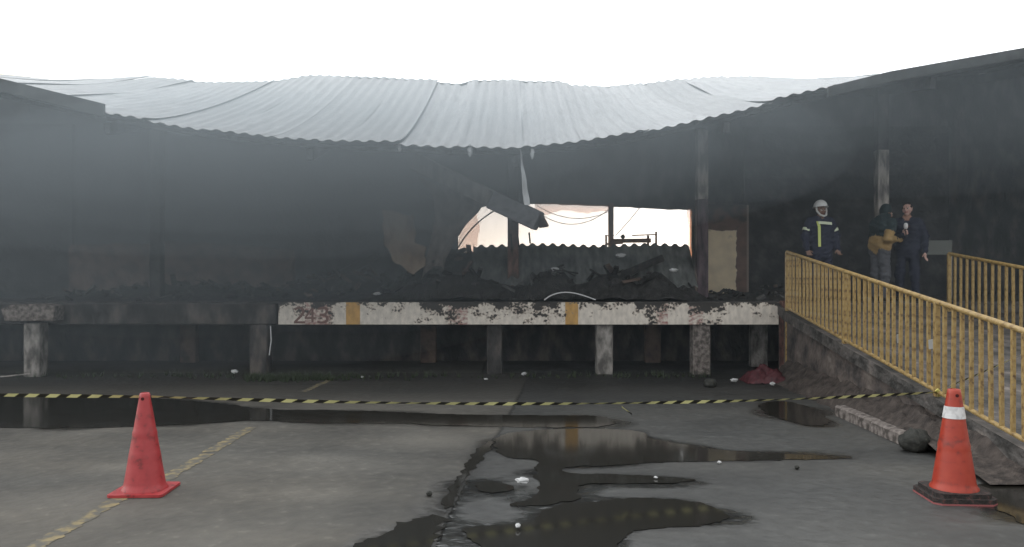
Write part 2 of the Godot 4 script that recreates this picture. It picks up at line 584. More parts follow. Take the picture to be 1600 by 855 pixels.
	for span in [[5.0, 6.42], [6.72, 7.95], [7.98, 9.3]]:
		var near: float = span[0]
		var far: float = span[1]
		var xl: float = table([5.0, -3.0, 6.08, -2.9, 9.6, -2.92], near)
		var o := ragged([xl - 0.065, near, xl + 0.065, near + 0.03, xl + 0.06, far, xl - 0.06, far - 0.04], 0.025, 0.035, 14.0)
		var ids := Geometry2D.triangulate_polygon(o)
		for i in range(0, ids.size(), 3):
			tri(ls, v(o[ids[i]].x, 0.003, o[ids[i]].y), v(o[ids[i + 1]].x, 0.003, o[ids[i + 1]].y), v(o[ids[i + 2]].x, 0.003, o[ids[i + 2]].y))
	var yl := mottled(33, [[0.3, lin(0.095, 0.09, 0.075)], [0.46, lin(0.125, 0.11, 0.078)], [0.6, lin(0.19, 0.155, 0.085)], [0.85, lin(0.25, 0.2, 0.1)]], Vector3.ONE * 1.3, 0.8)
	tag(part("yellow_line", done(ls), yl, self), "worn yellow bay line painted on the yard under the left cone", "", "", "structure")
	var l2 := surf()
	var o2 := ragged([-3.08, 12.1, -2.98, 12.05, -2.88, 13.5, -2.97, 13.6], 0.05, 0.05, 9.0)
	var id2 := Geometry2D.triangulate_polygon(o2)
	for i in range(0, id2.size(), 3):
		tri(l2, v(o2[id2[i]].x, 0.003, o2[id2[i]].y), v(o2[id2[i + 1]].x, 0.003, o2[id2[i + 1]].y), v(o2[id2[i + 2]].x, 0.003, o2[id2[i + 2]].y))
	tag(part("yellow_line", done(l2), yl, self), "far end of the worn bay line near the dock", "", "", "structure")


# ---------------------------------------------------------------- dock

func dock() -> void:
	var t := thing("loading_dock", "raised concrete loading dock with scorched white edge beam on short columns", "loading dock")
	# deck, right up to the back wall
	part("deck", box_mesh(Vector3(27.0, 0.2, 6.2), 0.0, v(0, DOCK - 0.1, FRONT + 0.2 + 3.1)), M.dock_deck, t)
	# front beam: white painted stretch, charred at left
	var w := 1280
	var h := 58
	var im := Image.create(w, h, false, Image.FORMAT_RGB8)
	var n := FastNoiseLite.new()
	n.seed = 9
	n.frequency = 0.02
	n.fractal_octaves = 5
	var n2 := FastNoiseLite.new()
	n2.seed = 10
	n2.frequency = 0.11
	n2.fractal_octaves = 3
	# where the paint has burnt off: distance along the beam in metres, strength
	var burnt := [0.0, 0.5, 0.15, 0.1, 0.5, 0.2, 0.7, 0.5, 0.9, 0.45, 1.05, 0.0, 2.3, 0.05, 2.6, 0.5, 2.8, 0.25, 3.0, 0.55, 3.6, 0.25, 4.0, 0.38, 4.7, 0.42, 4.8, 0.1, 5.4, 0.1, 5.6, 0.0, 6.0, 0.0, 6.15, 0.55, 6.5, 0.5, 6.6, 0.05, 6.9, 0.1, 7.0, 0.55, 7.45, 0.5, 7.6, 0.05, 8.5, 0.1]
	for i in w:
		var x := i / float(w) * 8.48
		var b := table(burnt, x)
		for j in h:
			var y := j / float(h)
			var s := n.get_noise_2d(i, j * 1.5) * 0.85 + n2.get_noise_2d(i, j) * 0.5 + b * 1.1 + 0.55 * pow(1.0 - y, 3.0) - 0.56 - 0.2 * y
			var c := Color(0.66, 0.61, 0.54)
			if (x > 1.14 and x < 1.38) or (x > 4.86 and x < 5.08):
				c = Color(0.5, 0.3, 0.1)
			elif (x > 2.88 and x < 3.2) or (x > 6.4 and x < 6.6) or (x > 6.95 and x < 7.2) or (x > 0.45 and x < 0.9):
				c = c.lerp(Color(0.3, 0.13, 0.12), clampf(0.4 + n2.get_noise_2d(i * 0.5 + 90, j), 0, 1))
			c *= 1.0 + 0.25 * n2.get_noise_2d(i * 0.6, j * 0.3 + 400.0)
			c = c.lerp(Color(0.3, 0.24, 0.19), 0.7 * smoothstep(-0.22, 0.02, s))
			c = c.lerp(Color(0.035, 0.032, 0.03), smoothstep(-0.04, 0.14, s))
			im.set_pixel(i, j, c.linear_to_srgb())
	var face := StandardMaterial3D.new()
	face.albedo_texture = ImageTexture.create_from_image(im)
	face.roughness = 0.7
	face.texture_repeat = false
	var x0 := -3.96
	var x1 := 4.52
	var top := DOCK - 0.004
	var low := 0.856
	var st := surf()
	var ring := [v(x0, low, FRONT), v(x1, low, FRONT), v(x1, top, FRONT), v(x0, top, FRONT)]
	var uvs := [Vector2(0, 1), Vector2(1, 1), Vector2(1, 0), Vector2(0, 0)]
	for k in [0, 2, 1, 0, 3, 2]:
		st.set_uv(uvs[k])
		st.add_vertex(ring[k])
	var beam := part("edge_beam", done(st), face, t)
	var bs := surf()
	box(bs, v((x0 + x1) / 2.0, (top + low) / 2.0, FRONT + 0.102), Vector3(x1 - x0, top - low, 0.2), 0.0)
	part("beam_core", done(bs), M.dirty_concrete, beam)
	# faded stencilled bay numbers on the beam
	var dark := plain(lin(0.17, 0.09, 0.075), 0.8)
	for a in [["2", -3.6, 0.3], ["4", -3.42, 0.26], ["3", -3.2, 0.3]]:
		var tm := TextMesh.new()
		tm.text = a[0]
		tm.font_size = 64
		tm.pixel_size = a[2] / 48.0
		tm.depth = 0.002
		var o := part("lettering", tm, dark, beam)
		o.position = v(a[1], 1.03, FRONT - 0.003)
	# charred left stretch
	var cs := surf()
	box(cs, v(-8.7, 1.03, FRONT + 0.13), Vector3(9.4, 0.36, 0.2), 0.02)
	part("charred_beam", done(cs), M.sooty_wall, t)
	# right stretch beside and behind the ramp
	part("edge_wall", box_mesh(Vector3(6.2, 1.2, 0.15), 0.0, v(10.3, 0.61, FRONT + 0.3)), M.dirty_concrete, t)
	# columns under the edge
	for c in [[-7.98, 0.27, M.concrete, 13.95], [-4.32, 0.3, M.sooty_wall, 14.3], [-0.3, 0.26, M.sooty_wall, 14.35], [1.58, 0.28, M.concrete, 14.3], [3.23, 0.3, M.kerb, 14.3]]:
		var ks := surf()
		box(ks, v(c[0], 0.44, c[3]), Vector3(c[1], 0.9, 0.28), 0.015)
		part("column", done(ks), c[2], t)
	var cap := surf()
	var capo := PackedVector2Array([Vector2(-0.4, 0), Vector2(0.4, 0), Vector2(0.43, 0.24), Vector2(0.2, 0.28), Vector2(-0.3, 0.26), Vector2(-0.46, 0.19)])
	prism(cap, capo, -0.16, 0.16)
	var co := part("column_cap", done(cap), M.kerb, t)
	co.position = v(-7.98, 0.94, 13.9)
	var rp := surf()
	box(rp, v(4.66, 0.63, 14.02), Vector3(0.24, 1.26, 0.24), 0.015)
	part("end_pillar", done(rp), M.red_pillar, t)
	var gp := surf()
	box(gp, v(4.5, 0.5, 15.2), Vector3(0.3, 0.96, 0.2), 0.015)
	part("rear_column", done(gp), M.concrete, t)
	for x in [-6.2, -1.6, 2.7]:
		var ks := surf()
		box(ks, v(x, 0.5, 16.0), Vector3(0.3, 0.98, 0.2), 0.015)
		part("rear_column", done(ks), M.brown_wall, t)
	part("rear_wall", box_mesh(Vector3(27, 1.03, 0.2), 0.0, v(0, 0.515, 16.5)), M.sooty_wall, t)
	# thin cable hanging by the dark column
	var wire := surf()
	tube(wire, [v(-4.05, 0.84, 13.95), v(-4.04, 0.6, 13.96), v(-4.07, 0.35, 13.95)], 0.01, 0.01, 6)
	part("hanging_cable", done(wire), M.white_metal, t)

	# weeds along the foot of the dock
	var blade := surf()
	for k in 7:
		var a := TAU * k / 7.0
		var dirv := Vector3(cos(a), 0, sin(a))
		var side := Vector3(-dirv.z, 0, dirv.x) * 0.006
		tri(blade, dirv * 0.01 - side, dirv * 0.01 + side, dirv * 0.055 + Vector3.UP * (0.07 + 0.02 * (k % 3)))
	var mm := MultiMesh.new()
	mm.transform_format = MultiMesh.TRANSFORM_3D
	mm.mesh = done(blade)
	mm.instance_count = 520
	for k in 520:
		var x := -4.3 + absf(rng.randfn(0.0, 0.9)) if k < 330 else rng.randf_range(-8.5, 3.4)
		var d := 13.5 + rng.randfn(0.0, 0.14) if k < 330 else 13.8 + rng.randfn(0.0, 0.12)
		var s := rng.randf_range(0.5, 1.3)
		mm.set_instance_transform(k, Transform3D(Basis.from_euler(Vector3(0, rng.randf() * TAU, 0)).scaled(Vector3(s, s, s)), v(x, 0.0, d)))
	var gr := MultiMeshInstance3D.new()
	gr.name = "grass"
	gr.multimesh = mm
	gr.material_override = plain(lin(0.035, 0.05, 0.022), 0.8)
	add_child(gr)
	tag(gr, "low weeds growing along the foot of the dock", "grass", "", "stuff")


# ---------------------------------------------------------------- building

const EAVE := 13.0
const RIDGE := 20.0
var EAVE_Y := [-13.5, 5.75, -8.0, 4.6, -6.35, 4.215, -5.0, 3.995, -3.7, 3.845, -2.4, 3.765, -1.0, 3.705, 0.0, 3.695, 1.0, 3.775, 2.0, 3.925, 3.0, 4.145, 4.0, 4.395, 5.1, 4.665, 5.8, 4.805, 8.0, 5.195, 13.5, 6.1]
var RIDGE_Y := [-14.0, 6.46, -12.3, 6.45, -10.46, 6.31, -8.6, 6.42, -7.23, 6.31, -5.9, 6.31, -4.92, 6.47, -3.08, 6.42, -1.54, 6.3, -1.09, 6.25, -1.03, 6.36, 1.15, 6.33, 1.45, 6.22, 2.0, 6.19, 3.08, 6.27, 4.62, 6.42, 5.38, 6.44, 6.3, 6.4, 6.9, 6.34, 8.9, 6.435, 14.0, 6.5]


func roof_y(x: float, d: float) -> float:
	var t := pow(maxf((d - EAVE) / (RIDGE - EAVE), 0.0), 1.2)
	return lerpf(table(EAVE_Y, x), table(RIDGE_Y, x), t)


# a corrugated sheet between x0 and x1 from d0 to d1; lift, tilt and buckle make each one lie a little differently
func corrugated(x0: float, x1: float, d0: float, d1: float, height: Callable, pitch: float, amp: float, thick := 0.012, rows := 12) -> ArrayMesh:
	var cols := int((x1 - x0) / pitch * 10.0)
	var g := []
	for j in rows + 1:
		var line := []
		var d := lerpf(d0, d1, float(j) / rows)
		for i in cols + 1:
			var x := lerpf(x0, x1, float(i) / cols)
			var wave := cos(TAU * x / pitch)
			wave = signf(wave) * pow(absf(wave), 0.7)
			line.append(v(x, height.call(x, d) + amp * wave, d))
		g.append(line)
	var top := surf()
	top.set_smooth_group(1)
	var low := surf()
	low.set_smooth_group(1)
	var dn := Vector3.DOWN * thick
	for j in rows:
		for i in cols:
			quad(top, g[j][i], g[j][i + 1], g[j + 1][i + 1], g[j + 1][i])
			quad(low, g[j][i] + dn, g[j + 1][i] + dn, g[j + 1][i + 1] + dn, g[j][i + 1] + dn)
	low.set_smooth_group(-1)
	for i in cols:
		quad(low, g[0][i] + dn, g[0][i + 1] + dn, g[0][i + 1], g[0][i])
		quad(low, g[rows][i + 1] + dn, g[rows][i] + dn, g[rows][i], g[rows][i + 1])
	for j in rows:
		quad(low, g[j + 1][0] + dn, g[j][0] + dn, g[j][0], g[j + 1][0])
		quad(low, g[j][cols] + dn, g[j + 1][cols] + dn, g[j + 1][cols], g[j][cols])
	top.generate_normals()
	low.generate_normals()
	var m := top.commit()
	return low.commit(m)


func building() -> void:
	var t := thing("burnt_warehouse", "fire-gutted warehouse with sagging pale corrugated roof over blackened interior", "building")
	# rafters carry the sheets
	var rs := surf()
	for x in [-12.8, -9.6, -6.4, -3.2, 0.06, 3.4, 6.66, 9.9, 13.0]:
		for k in 6:
			var a := EAVE + 0.15 + k * 1.12
			bar(rs, v(x, roof_y(x, a) - 0.24, a), v(x, roof_y(x, a + 1.12) - 0.24, a + 1.12), 0.1, 0.18)
	for d in [13.4, 15.1, 16.8, 18.5]:
		for k in 26:
			var a := -13.0 + k
			bar(rs, v(a, roof_y(a, d) - 0.12, d), v(a + 1.0, roof_y(a + 1.0, d) - 0.12, d), 0.06, 0.06)
	var roof := part("roof", done(rs), M.soot, t)
	var xs := -13.6
	var k := 0
	while xs < 13.3:
		var wdt := 0.98
		var x1 := xs + wdt
		for row in 1:
			var lift := rng.randf_range(-0.012, 0.012)
			var tilt := rng.randf_range(-0.016, 0.016)
			var buckle := rng.randf_range(0.0, 0.04)
			var ph := rng.randf() * 9.0
			var d0: float = EAVE + rng.randf_range(-0.05, 0.05)
			var d1: float = RIDGE + rng.randf_range(0.0, 0.08)
			var mid := (xs + x1) / 2.0
			var slip := 0.035 if k % 4 == 3 else 0.01        # every few sheets a lap has opened
			var hf := func(x: float, d: float) -> float:
				return roof_y(x, d) + lift + tilt * (x - mid) + slip * (x - xs) + buckle * sin(d * 1.3 + ph) * sin((x - mid) * 2.0 + ph)
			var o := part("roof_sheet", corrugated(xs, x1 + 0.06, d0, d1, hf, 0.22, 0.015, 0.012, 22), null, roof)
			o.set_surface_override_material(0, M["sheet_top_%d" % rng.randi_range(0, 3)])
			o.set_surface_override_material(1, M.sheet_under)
		xs = x1
		k += 1
	# walls: the back one has a wide burnt-out opening
	var under_ridge := func(xa: float, xb: float) -> Array:
		var o := []
		var n := int((xb - xa) / 0.35)
		for i in n + 1:
			var x := lerpf(xb, xa, float(i) / n)
			o.append_array([x, table(RIDGE_Y, x) - 0.03 + 0.1 * smoothstep(7.0, 9.0, x)])
		return o
	for q in [[-13.7, -1.3, 1.23], [4.3, 13.6, 1.23]]:
		var ws := surf()
		prism(ws, PackedVector2Array(pairs([q[0], q[2], q[1], q[2]] + under_ridge.call(q[0], q[1]))), -20.1, -19.9)
		part("back_wall", done(ws), M.sooty_wall, t)
	var w3 := surf()
	prism(w3, ragged([-1.3, 3.2, -0.5, 3.36, 0.6, 3.4, 2.4, 3.33, 4.3, 3.245] + under_ridge.call(-1.3, 4.3), 0.12, 0.02, 3.0), -20.1, -19.9)
	part("back_wall", done(w3), M.sooty_wall, t)
	var w4 := surf()
	prism(w4, ragged([-1.3, 1.23, 4.3, 1.23, 4.3, 1.9, 2.0, 1.95, -1.3, 1.85], 0.12, 0.04, 3.0), -20.1, -19.9)
	part("back_wall", done(w4), M.sooty_wall, t)
	part("side_wall", box_mesh(Vector3(0.2, 5.2, 6.4), 0.0, v(-13.4, 2.6, 16.9)), M.sooty_wall, t)
	part("side_wall", box_mesh(Vector3(0.2, 5.6, 6.4), 0.0, v(13.4, 2.8, 16.9)), M.sooty_wall, t)
	var mu := surf()
	box(mu, v(2.37, 2.6, 19.95), Vector3(0.12, 1.6, 0.14), 0.01)
	part("mullion", done(mu), M.bright_rust, t)
	# roof posts
	var spec := [[-6.4, M.soot, 3.6, 4.9], [0.02, M.rust_post, 2.75, 4.3], [3.42, M.dark_post, 3.05, 4.7], [6.66, M.pale_post, 3.94, 5.2], [-9.6, M.post, 3.6, 5.2], [10.0, M.post, 3.5, 5.6]]
	for p in spec:
		p[3] = roof_y(p[0], 15.0) - 0.2        # up to the rafters
		var ps := surf()
		box(ps, v(p[0], (DOCK + p[2]) / 2.0, 15.0), Vector3(0.2, p[2] - DOCK, 0.2), 0.012)
		var lower := part("post", done(ps), p[1], t)
		ps = surf()
		box(ps, v(p[0], (p[2] + p[3]) / 2.0, 15.0), Vector3(0.196, p[3] - p[2], 0.196), 0.012)
		part("scorched_length" if p[0] != 3.42 else "upper_length", done(ps), M.sooty_wall if p[0] != 3.42 else M.pale_post, lower)
	# fascia boards along the parts of the eave that still stand
	var fl := surf()
	for a in [[-13.5, 5.9, -9.9, 5.22], [-9.9, 5.22, -8.0, 4.76], [-8.0, 4.76, -6.32, 4.35]]:
		prism(fl, PackedVector2Array([Vector2(a[0], a[1] - 0.2), Vector2(a[2], a[3] - 0.2), Vector2(a[2], a[3]), Vector2(a[0], a[1])]), -12.93, -12.88)
	part("fascia", done(fl), M.fascia, t)
	var fr := surf()
	for i in 9:
		var xa := 4.9 + i * 0.95
		var ya := table(EAVE_Y, xa) + 0.035 * minf(1.0, i)
		var yb := table(EAVE_Y, xa + 0.95) + 0.035
		prism(fr, PackedVector2Array([Vector2(xa, ya - 0.16), Vector2(xa + 0.95, yb - 0.16), Vector2(xa + 0.95, yb), Vector2(xa, ya)]), -12.93, -12.88)
	part("fascia", done(fr), M.fascia, t)
	# inner partitions: low brown wall at left, scorched plaster stump, pale panel beside the post
	var lw := surf()
	prism(lw, ragged([-8.9, 1.24, -4.4, 1.24, -4.4, 2.2, -5.6, 2.3, -6.9, 2.35, -8.9, 2.3], 0.15, 0.05, 3.0), -16.9, -16.7)
	part("low_wall", done(lw), mottled(40, [[0.2, lin(0.11, 0.08, 0.07)], [0.5, lin(0.24, 0.16, 0.13)], [0.8, lin(0.32, 0.22, 0.18)]], Vector3.ONE * 0.4, 0.9, 1.5), t)
	var pw := surf()
	prism(pw, ragged([-2.4, 2.9, -1.86, 2.8, -1.78, 2.3, -1.6, 2.2, -1.6, 1.85, -1.85, 1.72, -2.15, 1.9, -2.38, 2.3], 0.08, 0.05, 4.0), -15.5, -15.4)
	part("plaster_stump", done(pw), M.plaster, t)
	var dp := surf()
	prism(dp, PackedVector2Array([Vector2(4.0, 1.24), Vector2(4.84, 1.24), Vector2(4.84, 3.12), Vector2(4.0, 3.14)]), -17.06, -17.003)
	var panel := part("wall_panel", done(dp), M.plaster, t)
	dp = surf()
	for c in [0, 2, 1, 0, 3, 2]:
		dp.set_uv([Vector2(0, 1), Vector2(1, 1), Vector2(1, 0), Vector2(0, 0)][c])
		dp.add_vertex([v(4.0, 1.24, 17), v(4.84, 1.24, 17), v(4.84, 3.12, 17), v(4.0, 3.14, 17)][c])
	part("panel_face", done(dp), panel_material(), panel)
	var pt := surf()
	box(pt, v(6.9, 3.0, 17.2), Vector3(4.2, 3.5, 0.12))
	part("partition", done(pt), M.soot, t)
	var pt2 := surf()
	box(pt2, v(-10.9, 3.0, 16.9), Vector3(4.0, 3.5, 0.12))
	part("partition", done(pt2), M.soot, t)


func panel_material() -> StandardMaterial3D:
	var im := Image.create(96, 240, false, Image.FORMAT_RGB8)
	var n := FastNoiseLite.new()
	n.seed = 77
	n.frequency = 0.02
	for j in 240:
		for i in 96:
			var s := n.get_noise_2d(i, j)
			var high := (239 - j) / 239.0
			var c := Color(0.17, 0.105, 0.085) * (1.0 + 0.5 * s)
			if i < 66 + 5.0 * s and high < 0.72 + 0.02 * s:
				c = Color(0.82, 0.69, 0.49) * (1.0 + 0.2 * s)
			c = c.lerp(Color(0.05, 0.045, 0.045), smoothstep(0.76, 1.0, high + s * 0.3))
			if i > 90:
				c = c.lerp(Color(0.3, 0.26, 0.22), 0.7)
			im.set_pixel(i, j, c.linear_to_srgb())
	var m := StandardMaterial3D.new()
	m.albedo_texture = ImageTexture.create_from_image(im)
	m.roughness = 0.8
	m.texture_repeat = false
	return m


# ---------------------------------------------------------------- ramp

func rail_y(d: float) -> float:   # top of the ramp's deck
	return minf(DOCK, 1.105 - 0.125 * (13.76 - d)) if d < 13.76 else lerpf(1.105, DOCK, clampf((d - 13.76) / 0.5, 0, 1))


func rail_x(d: float) -> float:   # line of the nearer railing
	return 4.55 - 0.033 * (13.76 - d)


func ramp() -> void:
	var t := thing("ramp", "concrete ramp sloping from the dock down to the yard between yellow railings", "ramp")
	var st := surf()
	var low := surf()
	var ds := [14.2, 13.76, 12.5, 11.2, 9.9, 8.6, 7.3, 6.0, 4.9]
	for i in ds.size() - 1:
		var a: float = ds[i]
		var b: float = ds[i + 1]
		var xa := rail_x(a) - 0.06
		var xb := rail_x(b) - 0.06
		var ya := maxf(rail_y(a), 0.01)
		var yb := maxf(rail_y(b), 0.01)
		quad(st, v(xb, yb, b), v(7.4, yb, b), v(7.4, ya, a), v(xa, ya, a))
		quad(st, v(xa, ya - 0.16, a), v(xb, yb - 0.16, b), v(xb, yb, b), v(xa, ya, a))
		quad(st, v(xa + 0.05, ya - 0.16, a), v(xb + 0.05, yb - 0.16, b), v(xb, yb - 0.16, b), v(xa, ya - 0.16, a))
		quad(st, v(7.4, 0, b), v(7.4, 0, a), v(7.4, ya, a), v(7.4, yb, b))
		quad(low, v(xa + 0.05, -0.02, a), v(xb + 0.05, -0.02, b), v(xb + 0.05, yb - 0.16, b), v(xa + 0.05, ya - 0.16, a))
	part("deck", done(st), M.dirty_concrete, t)
	part("side_wall", done(low), wall_material(), t)

	railing("railing", "yellow steel railing on the near side of the ramp, tape tied to it", rail_x, 0.0, 13.76, 4.95, 0.92, true)
	railing("railing", "farther yellow railing on the right edge of the ramp", func(_d): return 7.2, 0.02, 13.7, 6.5, 0.88, false)

	# kerb in front of the ramp wall, soil between the two
	var kt := surf()
	var kd := 10.1
	var segs := 0
	var kerb := thing("kerb", "pale broken kerb on the yard along the foot of the ramp wall", "kerb")
	while kd > 8.2:
		var nd := maxf(kd - 1.05, 8.2)
		kt = surf()
		var xx := 4.05 - 0.02 * (13.6 - kd) * 0.9
		bar(kt, v(xx + rng.randf_range(-0.015, 0.015), 0.055, kd - 0.01), v(xx - 0.018, 0.055, nd + 0.01), 0.13, 0.15 + rng.randf_range(-0.02, 0.01), 0.02)
		part("kerb_stone", done(kt), M.kerb, kerb)
		kd = nd
		segs += 1
	var so := surf()
	so.set_smooth_group(1)
	var nx := 10
	var nz := 60
	for j in nz:
		for i in nx:
			var p := []
			for c in [[i, j], [i + 1, j], [i + 1, j + 1], [i, j + 1]]:
				var d: float = 13.6 - 6.9 * c[1] / float(nz)
				var xa: float = 4.08 - 0.018 * (13.6 - d) if d > 8.1 else lerpf(3.98, 3.85, (8.1 - d) / 1.4)
				var xb := rail_x(d) - 0.005
				var u: float = c[0] / float(nx)
				var fade := clampf((d - 6.7) / 0.9, 0.0, 1.0)
				var open_edge := smoothstep(9.8, 10.3, d) * pow(1.0 - u, 3.0)
				var y := 0.02 - 0.13 * open_edge + fade * (0.07 + 0.2 * u * u + 0.07 * wob.get_noise_2d(d * 2.2, u * 2.0) + 0.04 * wob.get_noise_2d(d * 9.0, u * 6.0))
				p.append(v(lerpf(xa, xb, u), maxf(y, -0.03), d))
			quad(so, p[1], p[0], p[3], p[2])
	tag(part("soil", done(so), M.soil, self), "earth and rubble heaped between kerb and ramp wall", "", "", "stuff")


func wall_material() -> StandardMaterial3D:
	var m := mottled(36, [[0.1, lin(0.03, 0.03, 0.03)], [0.42, lin(0.09, 0.078, 0.073)], [0.6, lin(0.125, 0.105, 0.095)], [0.78, lin(0.15, 0.126, 0.112)], [0.9, lin(0.2, 0.175, 0.155)]], Vector3(0.4, 0.4, 0.36), 0.85, 1.5)
	return m


func railing(called: String, label: String, x_at: Callable, lift: float, d0: float, d1: float, high: float, foot: bool) -> void:
	var o := thing(called, label, "railing", v(x_at.call(d0), 0, d0), 0.0, "yellow ramp railings")
	var org := o.position
	var base := func(d: float) -> Vector3: return v(x_at.call(d), rail_y(d) + 0.05 + lift, d) - org
	var up := Vector3.UP * high
	var st := surf()
	tube(st, [base.call(d0) + up, base.call((d0 + d1) / 2.0) + up, base.call(d1) + up], 0.027, 0.027, 10)
	part("top_rail", done(st), M.rail, o)
	st = surf()
	tube(st, [base.call(d0), base.call((d0 + d1) / 2.0), base.call(d1)], 0.022, 0.022, 10)
	part("bottom_rail", done(st), M.rail, o)
	var bm := box_mesh(Vector3(0.035, high - 0.02, 0.035), 0.004, Vector3(0, high / 2.0, 0))
	var pm := box_mesh(Vector3(0.055, high + 0.09, 0.055), 0.006, Vector3(0, high / 2.0 - 0.045, 0))
	var n := int((d0 - d1) / 0.172)
	for k in n + 1:
		var d := d0 - (d0 - d1) * k / float(n)
		var is_post := k % 15 == 0
		if is_post and k == 0 and foot:
			var fp := surf()
			box(fp, v(x_at.call(d), (rail_y(d) + high + 0.05) / 2.0, d) - org, Vector3(0.055, rail_y(d) + high + 0.05, 0.055), 0.006)
			part("post", done(fp), M.rail, o)
			continue
		var b := part("post" if is_post else "baluster", pm if is_post else bm, M.rail, o)
		b.position = base.call(d)
		b.rotation = Vector3(rng.randf_range(-0.006, 0.006), rng.randf_range(-0.05, 0.05), rng.randf_range(-0.008, 0.008))


# ---------------------------------------------------------------- wreckage on the dock

func mound(x: float, d: float) -> float:
	var y := 0.0
	for c in [[-0.95, 16.0, 1.3, 0.8, 0.9], [-0.9, 14.7, 1.2, 0.3, 0.5], [0.7, 14.7, 0.6, 0.3, 0.55], [1.7, 14.7, 0.75, 0.3, 0.5], [2.55, 14.7, 0.5, 0.3, 0.5], [3.0, 14.8, 0.4, 0.3, 0.3], [-3.2, 16.4, 1.3, 0.9, 0.5], [-6.0, 15.8, 2.4, 0.7, 0.3], [0.5, 15.2, 4.5, 0.5, 0.2], [6.0, 16.6, 2.0, 0.5, 0.22], [0.2, 17.4, 3.0, 1.0, 0.7]]:
		var e: float = pow((x - c[0]) / c[2], 2.0) + pow((d - c[1]) / c[3], 2.0)
		y = maxf(y, c[4] * exp(-e))
	return y + 0.09 * wob.get_noise_2d(x * 3.0, d * 3.0) * (0.3 + minf(1.0, y * 3.0))


